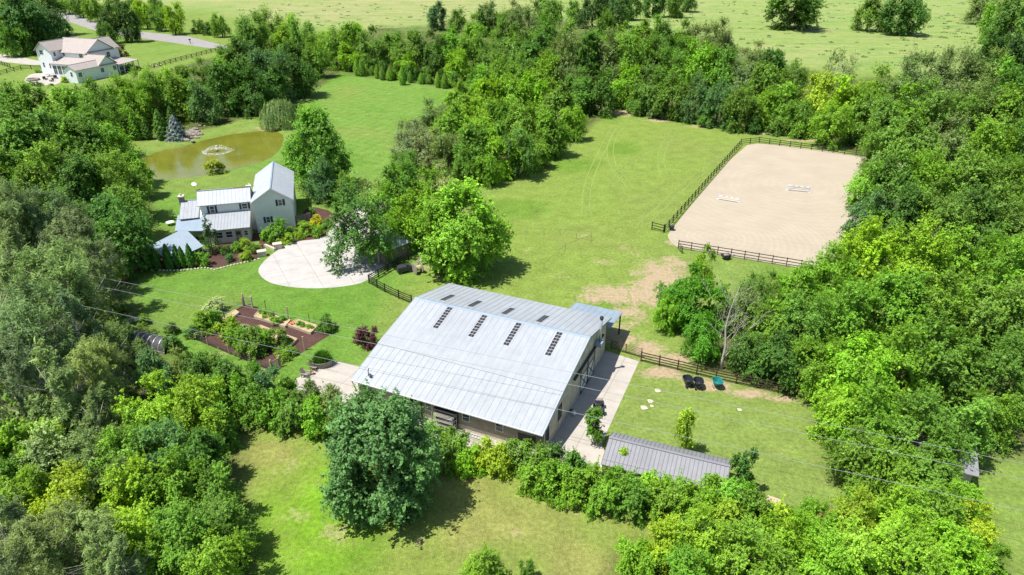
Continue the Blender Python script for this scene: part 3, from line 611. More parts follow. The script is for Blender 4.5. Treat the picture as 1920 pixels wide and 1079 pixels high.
row('in upper hedgerow between lawn and paddock', 'hedgerow between the two lawns', [(892, 168, 70, O, 'fresh'), (935, 162, 74, E_, 'fresh'), (980, 150, 80, F_, 'mid'), (1020, 156, 84, E_, 'fresh'), (1060, 160, 70, F_, 'sage'), (868, 198, 74, O, 'fresh'), (912, 196, 80, O, 'bright'), (958, 192, 84, L_, 'bright'), (1006, 194, 82, E_, 'bright'), (1046, 204, 78, O, 'mid'), (1074, 232, 56, L_, 'fresh')])
row('in lower hedgerow between lawn and paddock', 'hedgerow between the two lawns', [(812, 232, 74, F_, 'sage'), (770, 258, 60, F_, 'grey'), (798, 276, 66, A_, 'grey'), (846, 244, 80, O, 'fresh'), (892, 238, 84, L_, 'bright'), (940, 240, 80, E_, 'mid'), (984, 242, 84, L_, 'fresh'), (1030, 248, 76, O, 'fresh'), (838, 286, 74, F_, 'sage'), (884, 284, 84, O, 'mid'), (930, 288, 80, L_, 'bright'), (974, 286, 76, O, 'mid'), (1010, 282, 60, L_, 'fresh'), (760, 290, 50, A_, 'grey'), (868, 318, 60, E_, 'mid'), (915, 320, 52, L_, 'fresh')])
# trees round the concrete drive
T(592, 284, 116, 'full', 'glossy', 'dark glossy tree with pale leaf tips right behind the white farmhouse', hs=1.15)
T(604, 340, 66, F_, 'bluegreen', 'bluish green tree just right of the farmhouse gable end')
T(668, 418, 132, A_, (.15, .30, .05), 'airy tree on slim pale trunk over the concrete drive', hs=1.0)
T(700, 372, 62, A_, 'sage', 'thin grey-green tree at back of the concrete drive')
T(868, 432, 162, 'full', (.19, .38, .036), 'big bright tree standing behind the metal-roofed barn', hs=.95)
T(795, 388, 118, E_, (.18, .38, .03), 'bright ragged tree left of the big tree behind the barn')
T(722, 392, 92, A_, 'fresh', 'airy tree directly behind the garage roof'); T(706, 446, 84, A_, 'fresh', 'airy fresh tree at the right edge of the concrete drive'); T(756, 425, 92, E_, 'bright', 'bright green tree over right end of the garage roof'); T(738, 356, 84, E_, 'mid', 'mid green ragged tree above the garage'); T(765, 350, 72, F_, 'fresh', 'small fresh green tree at left foot of the hedgerow')
T(820, 350, 66, E_, 'pale', 'pale-leaved tree just above the big tree behind the barn')
T(760, 318, 60, F_, 'mid', 'mid green tree left of the pale-leaved tree above the barn')
T(828, 500, 38, 'shrub', 'fresh', 'small shrub between wooden cable reel and barn roof')
T(648, 352, 52, A_, 'mid', 'slim tree beside upper end of the concrete drive')
# pond side
row('in back row left of the pond', 'thicket between the two white houses', [(182, 194, 70, E_, 'mid'), (222, 184, 68, F_, 'fresh'), (262, 174, 66, F_, 'mid'), (300, 170, 60, E_, 'fresh'), (340, 160, 60, O, 'mid'), (380, 150, 62, F_, 'mid'), (424, 122, 56, O, 'fresh')])
row('in front row left of the pond', 'thicket between the two white houses', [(160, 220, 80, O, 'mid'), (205, 216, 76, F_, 'mid'), (250, 204, 74, E_, 'fresh'), (292, 184, 78, F_, 'mid'), (335, 176, 76, O, 'fresh'), (428, 164, 80, O, 'deep'), (474, 172, 74, F_, 'deep'), (512, 164, 64, O, 'deep')])
T(378, 190, 66, O, 'bluegreen', 'bluish green tree with short trunk above the rock pile')
for i, (x, y, w_) in enumerate([(252, 238, 22), (274, 242, 18), (300, 236, 24), (322, 222, 18)]):
    T(x, y, w_, 'column', ('fresh', 'deep', 'mid', 'deep')[i], 'narrow vine-clad evergreen, %s from left behind the blue spruce' % ordn(i), 'evergreens behind the blue spruce', .8)
T(328, 240, 34, 'spruce', 'blue', 'silvery blue spruce beside the rock pile at the pond', hs=.78)
T(238, 448, 108, O, 'deep', 'deep green tree shading the slanted patio roof')
T(523, 208, 74, 'willow', (.23, .38, .11), 'weeping willow drooping over right end of the pond', hs=.95)
T(404, 313, 46, 'shrub', (.27, .36, .04), 'yellow-green bush at the near pond bank below the fountain', hs=.62)
# roadside and neighbour
row('among big trees by the neighbour house', 'big trees behind the neighbour house', [(14, 20, 100, O, 'deep'), (45, 42, 90, O, 'dark'), (72, 20, 84, E_, 'deep'), (88, 52, 66, O, 'dark'), (20, 68, 62, L_, 'mid'), (58, 70, 52, E_, 'mid'), (115, 52, 34, O, 'bluegreen')])
T(202, 42, 46, 'oak', 'dark', 'dark broad tree with forked top left of road gap', hs=1.3); T(240, 40, 42, 'oak', 'dark', 'dark upright tree beside the road right of its darker neighbour', hs=1.45)
T(200, 64, 34, 'oak', 'deep', 'small dark tree hugging the right roof of the neighbour house')
row('along far side of the road', 'roadside trees', [(150, 8, 44, E_, 'mid'), (178, 16, 42, E_, 'fresh'), (125, 4, 40, E_, 'fresh'), (215, 12, 44, F_, 'mid'), (272, 30, 44, E_, 'bright'), (298, 34, 38, O, 'mid'), (324, 38, 48, E_, 'bright'), (372, 52, 28, 'shrub', 'mid'), (392, 56, 26, 'shrub', 'deep'), (414, 50, 36, E_, 'fresh'), (250, 10, 46, E_, 'deep'), (290, 8, 30, E_, 'mid')])
T(225, 98, 26, 'shrub', 'purple', 'dark purple shrub at right end of the neighbour house', hs=.8)
T(245, 128, 22, 'shrub', 'mid', 'green shrub beside the neighbour porch steps', hs=.7); T(256, 129, 14, 'shrub', 'purple', 'low reddish shrub beside the neighbour porch shrub', hs=.7)
T(62, 158, 10, 'shrub', 'deep', 'small round dark shrub left of the fire pit terrace bench', hs=.8); T(72, 158, 13, 'shrub', 'deep', 'larger round dark shrub below the fire pit terrace', hs=.8); T(124, 150, 18, 'shrub', 'lime', 'yellow-green shrub at the neighbour house corner', hs=.7); T(72, 134, 14, 'shrub', 'fresh', 'little bed of green plants beside the neighbour terrace', hs=.5)
T(205, 76, 12, 'column', 'lime', 'thin yellowish shrub against right side of neighbour roof', hs=.7)
# open pasture at the top
T(1485, 8, 118, O, 'deep', 'broad dark tree alone in the pasture at top', hs=.6); T(1632, 22, 66, O, 'mid', 'left tree of the pair in the top right pasture', hs=.85); T(1694, 16, 84, O, 'deep', 'right leaning tree of the pair in the top right pasture', hs=.9)
T(1842, 16, 68, F_, 'sage', 'dull green tree at top edge left of the pale-trunked tree', hs=.7)
row('in dark grove above central thicket', 'dark grove in the pasture', [(1078, 24, 34, E_, 'mid'), (1112, 12, 62, O, 'dark'), (1150, 8, 66, O, 'dark'), (1185, 10, 50, E_, 'deep'), (1225, 2, 46, O, 'deep'), (1262, 4, 50, E_, 'mid'), (1290, 0, 40, E_, 'deep')])
T(1270, 28, 24, 'shrub', 'mid', 'low green bush right of the dead brush pile', hs=.6)
T(1892, 60, 96, L_, 'deep', 'tall dark tree with bare pale trunk at right edge', hs=1.25); T(1860, 108, 80, O, 'dark', 'dark crown left of the pale-trunked tree'); T(1912, 112, 70, O, 'dark', 'dark crown below the pale-trunked tree at right edge')
T(1870, 48, 60, E_, 'fresh', 'fresh green crown beside the tall dark tree top right')
T(1570, 132, 66, A_, 'grey', 'nearly leafless grey tree at edge of the top pasture')
# right hand woods
row('in top row of right woods', 'right hand woods', [(1700, 182, 104, F_, 'sage'), (1742, 150, 96, F_, 'sage'), (1790, 158, 104, F_, 'sage'), (1842, 158, 104, F_, 'sage'), (1892, 176, 104, O, 'mid')])
row('in second row of right woods', 'right hand woods', [(1660, 232, 84, L_, 'mid'), (1706, 226, 106, E_, 'fresh'), (1764, 224, 110, F_, 'mid'), (1828, 222, 110, F_, 'sage'), (1890, 230, 110, O, 'mid')])
row('in third row of right woods', 'right hand woods', [(1650, 292, 90, F_, 'mid'), (1702, 286, 110, O, 'mid'), (1766, 288, 116, F_, 'sage'), (1832, 290, 116, E_, 'fresh'), (1900, 296, 110, F_, 'mid')])
row('in fourth row of right woods', 'right hand woods', [(1624, 352, 86, E_, 'fresh'), (1672, 346, 104, O, 'mid'), (1736, 350, 116, F_, 'fresh'), (1806, 352, 120, O, 'mid'), (1880, 362, 124, F_, 'mid')])
row('in fifth row of right woods', 'right hand woods', [(1628, 412, 92, L_, 'bluegreen'), (1686, 408, 110, O, 'deep'), (1758, 420, 120, F_, 'mid'), (1836, 430, 124, E_, 'deep'), (1908, 440, 120, O, 'mid')])
row('in sixth row of right woods', 'right hand woods', [(1560, 520, 108, F_, 'fresh'), (1634, 500, 126, E_, 'bright'), (1712, 492, 134, F_, 'bright'), (1792, 502, 134, E_, 'fresh'), (1876, 516, 134, F_, 'fresh'), (1488, 546, 90, E_, 'fresh'), (1424, 560, 84, F_, 'mid')])
row('in seventh row of right woods', 'right hand woods', [(1500, 614, 112, L_, 'mid'), (1436, 620, 96, O, 'mid'), (1584, 592, 130, F_, 'fresh'), (1666, 580, 140, E_, 'fresh'), (1752, 586, 144, F_, 'mid'), (1840, 600, 146, E_, 'mid'), (1920, 610, 140, O, 'mid')])
row('in eighth row of right woods', 'right hand woods', [(1462, 672, 92, O, 'deep'), (1540, 690, 104, F_, 'fresh'), (1606, 704, 136, L_, 'bright'), (1690, 694, 150, F_, 'fresh'), (1786, 700, 156, E_, 'mid'), (1880, 710, 150, F_, 'mid')])
row('in lowest row of right woods', 'right hand woods', [(1572, 776, 104, L_, 'bright'), (1640, 800, 140, E_, 'fresh'), (1724, 816, 140, F_, 'mid'), (1800, 806, 130, O, 'mid'), (1864, 786, 100, L_, 'fresh'), (1610, 862, 104, O, 'mid'), (1676, 886, 110, E_, 'fresh'), (1744, 880, 96, O, 'mid'), (1614, 920, 60, 'shrub', 'mid')])
T(1606, 478, 84, F_, 'fresh', 'fresh feathery tree hiding near right corner of the arena'); T(260, 660, 44, 'shrub', 'sage', 'dull green bush over left end of the hoop tunnel'); T(322, 646, 36, 'shrub', 'deep', 'dark bush over right end of the hoop tunnel'); T(226, 628, 52, 'shrub', 'deep', 'dark bush between the pines and the hoop tunnel')
# paddock fence trees
T(1304, 560, 108, L_, (.11, .31, .02), 'leaning tiered tree left of the bare dead tree', hs=1.1); T(1318, 632, 82, L_, (.12, .33, .02), 'low bright crown below the leaning tiered tree'); T(1318, 504, 46, L_, 'bright', 'small top crown of trees left of the bare dead tree', hs=1.9); T(1252, 590, 50, L_, 'bright', 'outer bright crown reaching towards the bare paddock soil', hs=1.3)
T(1400, 662, 70, O, 'deep', 'dark round tree just right of the bare dead tree')
T(1264, 566, 78, L_, (.11, .30, .02), 'wide bright tiered crown facing the bare paddock soil'); T(1388, 590, 84, F_, 'sage', 'thin sage tree behind the bare dead tree'); T(1420, 700, 50, 'shrub', 'deep', 'dark shrub against the brown fence right of the dead tree')
# lawn saplings beside the grey shed
T(1112, 792, 44, 'sapling', 'mid', 'young tree on concrete beside the dark quad bike', hs=1.15)
T(1284, 806, 42, 'sapling', 'lime', 'yellow-green young tree behind the charcoal shed roof', hs=1.5)
T(1394, 878, 44, 'sapling', 'deep', 'dark young tree at right end of the charcoal shed', hs=1.4)
T(1168, 862, 30, 'sapling', 'lime', 'yellow-green sprout rising in front of the charcoal shed roof', hs=1.1)
T(687, 633, 50, 'shrub', 'purple', 'dark purple ornamental tree left of the barn roof', hs=.9)
# front lawn tree and bottom
T(712, 852, 212, 'dense', (.105, .225, .06), 'large dark round tree on the front lawn before the barn', hs=1.02)
T(912, 1074, 112, E_, 'fresh', 'small bright tree at the bottom edge of the picture'); T(988, 1072, 36, 'shrub', 'mid', 'shrub tip beside small bright tree at bottom edge', hs=1.4)
# hedge in front of the barn
row('in hedge along front of the barn', 'hedge in front of the barn', [(818, 828, 76, 'shrub', 'fresh'), (800, 862, 66, 'shrub', 'mid'), (852, 846, 74, 'shrub', 'mid'), (880, 868, 58, 'shrub', 'bright'), (906, 852, 62, 'shrub', 'lime'), (934, 868, 66, 'shrub', 'lime'), (968, 858, 66, 'shrub', 'fresh'), (1002, 868, 74, 'shrub', 'mid'), (1000, 900, 66, 'shrub', 'fresh'), (1042, 868, 66, 'shrub', 'deep'), (1040, 905, 80, 'shrub', 'fresh'), (1076, 888, 74, 'shrub', 'mid'), (1088, 918, 76, 'shrub', 'fresh')], 1.05)
row('in hedge below the charcoal shed', 'hedge below the charcoal shed', [(1124, 902, 70, 'shrub', 'mid'), (1134, 932, 76, 'shrub', 'fresh'), (1172, 912, 70, 'shrub', 'fresh'), (1188, 940, 80, 'shrub', 'mid'), (1226, 918, 72, 'shrub', 'bright'), (1246, 944, 80, 'shrub', 'fresh'), (1280, 928, 74, 'shrub', 'fresh'), (1306, 952, 80, 'shrub', 'bright'), (1340, 930, 76, 'shrub', 'fresh'), (1376, 938, 84, 'shrub', 'fresh'), (1362, 966, 76, 'shrub', 'lime'), (1412, 962, 76, 'shrub', 'mid'), (1466, 978, 74, 'shrub', 'lime'), (1508, 974, 66, 'shrub', 'fresh')], 1.1)
# hedge below the garden
row('in upper hedge below the vegetable garden', 'hedge below the vegetable garden', [(296, 700, 70, E_, 'bluegreen'), (344, 690, 58, E_, 'sage'), (368, 702, 70, 'shrub', 'deep'), (400, 690, 56, 'shrub', 'mid'), (430, 712, 76, 'shrub', 'deep'), (470, 722, 70, 'shrub', 'mid'), (506, 728, 66, 'shrub', 'bluegreen'), (540, 742, 62, 'shrub', 'mid'), (580, 752, 62, 'shrub', 'sage'), (618, 758, 62, 'shrub', 'sage')], 1.2)
row('in lower hedge below the vegetable garden', 'hedge below the vegetable garden', [(470, 764, 76, 'shrub', 'mid'), (512, 768, 74, 'shrub', 'fresh'), (550, 780, 70, 'shrub', 'mid'), (592, 786, 72, 'shrub', 'fresh'), (634, 790, 66, 'shrub', 'mid'), (420, 744, 80, 'shrub', 'fresh'), (384, 740, 80, 'shrub', 'mid')], 1.1)
# left hand woods
row('in back row of left woods', 'left hand woods', [(20, 214, 92, O, 'mid'), (70, 212, 96, O, 'mid'), (122, 222, 96, O, 'fresh'), (176, 244, 90, O, 'mid'), (-10, 258, 110, O, 'mid')])
row('in second row of left woods', 'left hand woods', [(30, 276, 126, O, (.075, .17, .035) and 'mid'), (94, 272, 110, O, 'deep'), (150, 290, 118, O, 'mid'), (210, 292, 100, O, 'fresh')])
row('in third row of left woods', 'left hand woods', [(20, 350, 120, O, 'mid'), (90, 344, 130, O, 'mid'), (158, 362, 120, O, 'deep'), (214, 350, 112, O, 'mid'), (250, 330, 70, O, 'fresh')])
row('in fourth row of left woods', 'left hand woods', [(238, 400, 92, O, 'mid'), (200, 428, 110, O, 'deep'), (150, 420, 100, O, 'deep')])
row('in left stand', 'pines on the left', [(30, 440, 140, P_, 'pine'), (96, 434, 120, P_, 'pine'), (150, 474, 120, P_, 'pine'), (44, 530, 150, P_, 'pine'), (122, 556, 150, P_, 'sage'), (184, 520, 110, P_, 'pine'), (-6, 610, 140, P_, 'sage'), (70, 640, 160, P_, 'sage'), (152, 636, 140, P_, 'pine'), (200, 650, 80, P_, 'sage'), (34, 736, 150, P_, 'pine'), (112, 742, 150, P_, 'sage'), (182, 718, 120, P_, 'sage'), (222, 714, 70, P_, 'sage'), (186, 800, 100, P_, 'pine')])
row('in upper row of bottom left woods', 'bottom left woods', [(300, 764, 120, L_, (0, 0, 0) and 'bright'), (372, 770, 116, L_, 'bright'), (262, 800, 80, L_, 'fresh'), (408, 800, 74, O, 'mid'), (40, 850, 130, O, 'fresh'), (106, 866, 124, O, 'pale'), (4, 900, 100, O, 'mid')])
row('in middle row of bottom left woods', 'bottom left woods', [(170, 868, 110, F_, 'sage'), (236, 862, 116, L_, 'fresh'), (312, 846, 110, O, 'bluegreen'), (378, 862, 108, O, 'deep'), (52, 934, 110, L_, 'fresh'), (130, 956, 130, E_, 'lime'), (206, 936, 110, E_, 'sage')])
row('in lower row of bottom left woods', 'bottom left woods', [(270, 936, 130, E_, 'lime'), (340, 930, 120, E_, 'fresh'), (404, 930, 106, O, 'mid'), (420, 990, 110, O, 'mid'), (348, 1010, 140, F_, 'fresh'), (270, 1020, 130, E_, 'lime'), (408, 1050, 120, E_, 'fresh')])
row('in bottom left corner', 'pines in the bottom left corner', [(20, 1010, 140, P_, 'pine'), (100, 1040, 140, P_, 'pine'), (180, 1030, 130, P_, 'sage'), (236, 1070, 110, P_, 'sage')])
# bottom right
row('in upper row of bottom right thicket', 'bottom right thicket', [(1546, 990, 80, E_, 'fresh'), (1600, 972, 104, F_, 'lime'), (1668, 966, 112, E_, 'bright'), (1744, 958, 116, L_, 'fresh'), (1802, 940, 84, E_, 'bright'), (1832, 990, 92, L_, 'lime')])
row('in lower row of bottom right thicket', 'bottom right thicket', [(1196, 1050, 90, E_, 'bright'), (1256, 1024, 100, F_, 'lime'), (1320, 1034, 116, E_, 'bright'), (1396, 1040, 120, F_, 'fresh'), (1470, 1034, 116, E_, 'bright'), (1546, 1050, 120, F_, 'bright'), (1626, 1044, 126, L_, 'lime'), (1704, 1036, 130, F_, 'bright'), (1782, 1034, 120, E_, 'bright'), (1846, 1056, 90, L_, 'fresh'), (1466, 1076, 100, E_, 'fresh'), (1290, 1076, 110, F_, 'fresh')])
# hedge of little arborvitae along the far edge of the upper lawn
hedge = [(654, 127), (668, 127), (678, 128), (688, 130), (697, 132), (707, 134), (718, 137), (730, 139), (742, 141), (755, 143), (768, 144), (790, 147), (806, 148), (820, 150), (834, 152), (848, 155), (862, 157)]
for i, (x, y) in enumerate(hedge):
    T(x+(i*5 % 3)-1, y+1, 11+(i*7 % 5), 'column', ('mid', 'fresh', 'mid', 'fresh')[i % 4], 'little arborvitae, %s from left in hedge along the upper lawn' % ordn(i), 'arborvitae hedge along the upper lawn', .4+.13*(i*3 % 4))
for i, (x, y) in enumerate([(664, 122), (690, 126), (716, 131), (742, 136), (770, 139), (798, 142), (826, 147), (852, 151)]):
    T(x, y, 26, 'shrub', ('deep', 'mid')[i % 2], 'dark bush, %s from left between belt trees and arborvitae hedge' % ordn(i), 'bushes behind the arborvitae hedge', 1.2)
T(1776, 900, 64, E_, 'mid', 'ragged tree leaning over left end of the woods shed')
# farmhouse garden
for i, (x, y, w_) in enumerate([(275, 480, 15), (291, 483, 15), (314, 480, 17), (331, 478, 15), (341, 480, 14), (356, 478, 16)]):
    T(x, y+3, w_, 'column', (.08, .235, .03), 'clipped arborvitae, %s from left before the slanted patio roof' % ordn(i), 'arborvitae row by the patio roof', 1.02)
T(392, 442, 36, 'cypress', (.085, .19, .06), 'tall ragged conifer in front of the farmhouse porch', hs=.86)
fb = [(379, 487, 34, 'fresh', 'round light shrub right of the clipped arborvitae row'), (424, 470, 22, 'deep', 'dark shrub under the porch windows'), (441, 464, 24, 'fresh', 'fresh green shrub below the porch door'), (430, 484, 20, 'bluegreen', 'bluish plant in the mulch before the porch'),
      (458, 458, 26, 'lime', 'taller yellow-green shrub before the porch corner'), (462, 480, 26, 'lime', 'yellow-green shrub nearest the lawn in the house bed'), (474, 468, 22, 'mid', 'mid green shrub left of the stone pillar'), (486, 466, 18, 'sage', 'greyish shrub beside the left stone pillar'),
      (520, 432, 52, 'mid', 'large domed shrub against the farmhouse gable wall'), (503, 444, 30, 'fresh', 'glossy shrub at left foot of the domed shrub'), (540, 448, 26, 'lime', 'spreading yellow-green plant beside the drive top'), (524, 454, 16, 'lime', 'small yellow-green plant beside the right stone pillar'),
      (545, 434, 22, 'mid', 'shrub at right foot of the domed shrub'), (570, 430, 34, 'fresh', 'fresh shrub left of the golden bushes'), (592, 416, 30, 'gold', 'upper golden bush beside the drive'), (596, 434, 28, 'fresh', 'lower fresh green bush beside the drive'), (584, 396, 16, 'mid', 'small green shrub in bed behind the golden bush'), (612, 420, 24, 'mid', 'green shrub right of the golden bushes'), (560, 442, 20, 'lime', 'yellow-green edging plant at the drive')]
for x, y, w_, t_, l_ in fb: T(x, y, w_, 'shrub', t_, l_, hs=.85)
# vegetable garden planting
vg = [(384, 606, 40, 'fresh', 'bright leafy shrub at left corner of the vegetable garden', 1.0), (402, 600, 36, 'fresh', 'tall leafy shrub beside the garden arch', 1.0), (430, 620, 42, 'lime', 'yellow-green shrub in middle of the vegetable garden', 1.), (446, 634, 36, 'fresh', 'fresh bushy plant below the yellow-green garden shrub', 1.),
      (470, 642, 50, 'mid', 'wide feathery bush in middle of the garden front', 1.), (492, 640, 38, 'fresh', 'bright bush beside the third raised bed', 1.), (516, 638, 38, 'mid', 'dark bush left of the lower raised bed', 1.), (480, 656, 36, 'mid', 'trailing bush over the front garden fence', .8), (530, 668, 26, 'fresh', 'squash plant by the lower garden gate', .7), (548, 658, 22, 'mid', 'small plant at the right garden edge', .7),
      (360, 622, 26, 'bluegreen', 'bluish plant at the left garden fence corner', .9), (372, 630, 18, 'sage', 'pale plant beside the left garden fence', .8), (615, 608, 30, 'deep', 'dark round bush at right corner of the vegetable garden', 1.), (600, 616, 18, 'mid', 'low plant left of the dark round garden bush', .7), (460, 616, 22, 'pale', 'pale cabbage-like plant in garden middle', .5), (474, 622, 20, 'sage', 'greyish plant beside pale garden plant', .5), (404, 572, 40, 'pale', 'pale flowering vine on the garden arch', .6), (398, 588, 14, 'pale', 'hanging pale vine at left foot of garden arch', 1.),
      (268, 600, 22, 'fresh', 'small green bush above the hoop tunnel', .8), (322, 616, 24, 'sage', 'grey-green bush leaning over the hoop tunnel', 1.), (396, 572, 14, 'mid', 'green vine leaves at top left of the arch', 1.)]
for x, y, w_, t_, l_, h_ in vg: T(x, y, w_*1.18, 'shrub', t_, l_, hs=h_)
sm = [(488, 588, 18, 'fresh'), (497, 591, 18, 'mid'), (506, 590, 16, 'fresh'), (514, 604, 22, 'fresh'), (524, 600, 18, 'mid'), (500, 597, 14, 'fresh'), (541, 601, 16, 'mid'), (534, 596, 14, 'fresh')]
# undergrowth and weeds: low leaf cover nobody could count
def scatter(name, polys, n, size, zmax, tone, label, jit=1.):
    P = []
    per = n//len(polys)
    for pl in polys:
        A = np.array([(p[0], p[1]) for p in pl]); lo = A.min(0); hi = A.max(0); lo = np.maximum(lo, [-260, 15]); hi = np.minimum(hi, [300, 420])
        q_ = lo+rng.random((per*4, 2))*(hi-lo); ins = sdf(pl, q_[:, 0], q_[:, 1]) < -1.
        q_ = q_[ins][:per]; P.append(q_)
    P = np.concatenate(P); k = vnoise(P[:, 0], P[:, 1], 3, 9); P = P[k > .3]; k = k[k > .3]
    z = zmax*rng.random(len(P))*(k-.1)*1.5
    me = leaf_mesh(name, np.stack([P[:, 0], P[:, 1], z+.05], -1), np.array([0, 0, 1.])+rdir(len(P))*.7, size, np.clip(rng.normal(.5, .15, len(P)), 0, 1), 'leaf')
    o = link(name, me, None, TONE[tone]); return tag(o, label, 'undergrowth', None, 'stuff')
scatter('undergrowth', woods, 120000, .6, 1.6, 'mid', 'low leafy undergrowth covering the floor of the woods')
# rough tufts over the far pasture
P = []; ft = [px((1080, 60), (1420, 110), (1700, 130), (1850, 110), (1800, 20), (1300, 20)), px((440, 20), (640, 60), (900, 40), (1000, 8), (500, 4)), px((1300, 12), (1900, 14), (1900, 3), (1300, 3))]
for pl, n in zip(ft, (200, 90, 60)):
    A = np.array([(p[0], p[1]) for p in pl]); lo = A.min(0); hi = A.max(0)
    q_ = lo+rng.random((n*3, 2))*(hi-lo); q_ = q_[sdf(pl, q_[:, 0], q_[:, 1]) < 0][:n]
    for c in q_:
        s_ = rng.uniform(.5, 1.6); m = 26; e = rdir(m)*s_*np.array([1.2, .8, .28]); e[:, 2] = abs(e[:, 2]); P.append(e+np.array([c[0], c[1], .05]))
P = np.concatenate(P)
o = link('pasture_weeds', leaf_mesh('pasture_weeds', P, np.array([0, 0, 1.])+rdir(len(P)), .7, np.clip(rng.normal(.5, .15, len(P)), 0, 1), 'leaf'), None, (.17, .27, .11)); tag(o, 'scattered tufts of weeds over the far pasture', 'weeds', None, 'stuff')
# ---------------------------------------------------------------- barn
def frame(o, az):
    a_ = R(az); y = Vector((math.sin(a_), math.cos(a_), 0)); return Vector(o), Vector((y.y, -y.x, 0)), y
def win(parent, o, d, n, a0, w_, z0, h, shut=None, bars=1, frame='white', glass='glass', name='window', proud=.05, mull=0):
    m = MB(); t = .09
    m.obox(o, d, n, a0, a0+w_, .002, proud, z0, z0+t); m.obox(o, d, n, a0, a0+w_, .002, proud, z0+h-t, z0+h)
    m.obox(o, d, n, a0, a0+t, .002, proud, z0+t, z0+h-t); m.obox(o, d, n, a0+w_-t, a0+w_, .002, proud, z0+t, z0+h-t)
    m.obox(o, d, n, a0+t, a0+w_-t, .003, proud-.012, z0+h*.5-.03, z0+h*.5+.03)
    for k in range(mull): m.obox(o, d, n, a0+w_*(k+1)/(mull+1)-.03, a0+w_*(k+1)/(mull+1)+.03, .004, proud-.014, z0+t, z0+h-t)
    fr = m.build(name, frame, parent)
    g_ = MB().obox(o, d, n, a0+t*.8, a0+w_-t*.8, .004, .018, z0+t*.8, z0+h-t*.8).build('pane', glass, fr)
    if shut:
        for s_ in (a0-shut-.06, a0+w_+.06): 
            b = MB().obox(o, d, n, s_, s_+shut, .002, .05, z0, z0+h); b.obox(o, d, n, s_+.04, s_+shut-.04, .051, .06, z0+h*.47, z0+h*.53); b.build('shutter', 'trim', parent)
    return fr
BO, BX, BY = frame((3.26, 54.79, 0), 24.25); BRZ = -R(24.25)
barn = empty('barn', BO, BRZ, 'large tan barn with long pale galvanised metal roof', 'barn')
XL, XR = -23.3, .18
prof = [(-.75, 3.2), (5., 4.72), (13.6, 6.62), (22.35, 4.6)]
def rz(y):
    for (a_, b_), (c_, d_) in zip(prof, prof[1:]):
        if y <= c_: return b_+(d_-b_)*(y-a_)/(c_-a_)
    return prof[-1][1]
# wall shell
m = MB()
wl = [(0, 0, 0), (0, 21, 0)]+[(0, y, rz(y)-.1) for y in (21, 13.6, 5, 0)]
m.ext([(-.12, p[1], p[2]) for p in wl], (.12, 0, 0)); m.build('gable_wall', 'boards', barn)
m = MB(); m.ext([(-22.9, p[1], p[2]) for p in wl], (.12, 0, 0)); m.build('gable_wall', 'boards', barn)
m = MB(); m.box(-22.9, 0, .001, .12, .75, rz(0)-.1); m.build('front_wall', 'taupe', barn)
m = MB(); m.box(-22.9, 0, -.02, .12, 0, .75); m.build('foundation', 'cream', barn)
m = MB(); m.box(-22.9, 0, 20.88, 20.999, 0, rz(21)-.1); m.build('back_wall', 'boards', barn)
for nm, a_, b_ in (('front_roof', 0, 2), ('back_roof', 2, 3)):
    m = MB(); ys = prof[a_:b_+1]
    for (y0, z0), (y1, z1) in zip(ys, ys[1:]):
        lap = .035 if y0 == 5. else 0
        m.slab([(XL, y0-(.12 if lap else 0), z0+lap-.0), (XR, y0-(.12 if lap else 0), z0+lap), (XR, y1, z1), (XL, y1, z1)], .07)
    ro = m.build(nm, 'roof', barn)
    s_ = MB(); x = XL+.05
    while x < XR:
        for (y0, z0), (y1, z1) in zip(ys, ys[1:]):
            lap = .035 if y0 == 5. else 0
            s_.bar((x, y0, z0+.01+lap), (x, y1, z1+.01), .026, .04)
        x += .8
    s_.build('standing_seams', 'seam', ro)
m = MB(); m.slab([(XL-.02, 13.35, 6.585), (XR+.02, 13.35, 6.585), (XR+.02, 13.6, 6.665), (XL-.02, 13.6, 6.665)], .03); m.slab([(XL-.02, 13.6, 6.665), (XR+.02, 13.6, 6.665), (XR+.02, 13.85, 6.61), (XL-.02, 13.85, 6.61)], .03); m.build('ridge_cap', 'cap', barn)
m = MB(); m.box(XL, XR, -.86, -.752, 3.02, 3.16); m.build('gutter', 'white', barn)
m = MB()
for (y0, z0), (y1, z1) in zip(prof, prof[1:]): m.bar((XR+.02, y0, z0-.06), (XR+.02, y1, z1-.06), .05, .2)
m.build('rake_trim', 'cap', barn)
m = MB(); m.bar((XL-.02, -.6, 3.0), (-23.1, -.05, 1.1), .07); m.build('corner_brace', 'trim', barn)
# skylight strips of dark panels, four each slope
def strip(x, y0, y1, n, cols=2, pw=.36):
    ax_ = (y1-y0)/n; f = MB(); p = MB()
    for i in range(n):
        for c in range(cols):
            ya = y0+ax_*i+.035; yb = y0+ax_*(i+1)-.035; xa = x+c*pw+.015; xb = x+(c+1)*pw-.015
            p.slab([(xa, ya, rz(ya)+.055), (xb, ya, rz(ya)+.055), (xb, yb, rz(yb)+.055), (xa, yb, rz(yb)+.055)], .03)
    f.slab([(x-.04, y0, rz(y0)+.04), (x+cols*pw+.04, y0, rz(y0)+.04), (x+cols*pw+.04, y1, rz(y1)+.04), (x-.04, y1, rz(y1)+.04)], .02)
    fo = f.build('skylight_strip', 'alu', barn); p.build('panel', 'panel', fo)
for x in (-18.3, -13.5, -8.95, -3.75): strip(x, 9.3, 13.25, 8)
for x in (-20.35, -16.4, -11.75, -7.1): strip(x, 14.75, 17.6, 6)
m = MB(); m.slab([(-18.3, 8.9, rz(8.9)+.03), (-17.6, 8.9, rz(8.9)+.03), (-17.6, 9.25, rz(9.25)+.03), (-18.3, 9.25, rz(9.25)+.03)], .02); m.build('rusty_patch', 'rust', barn)
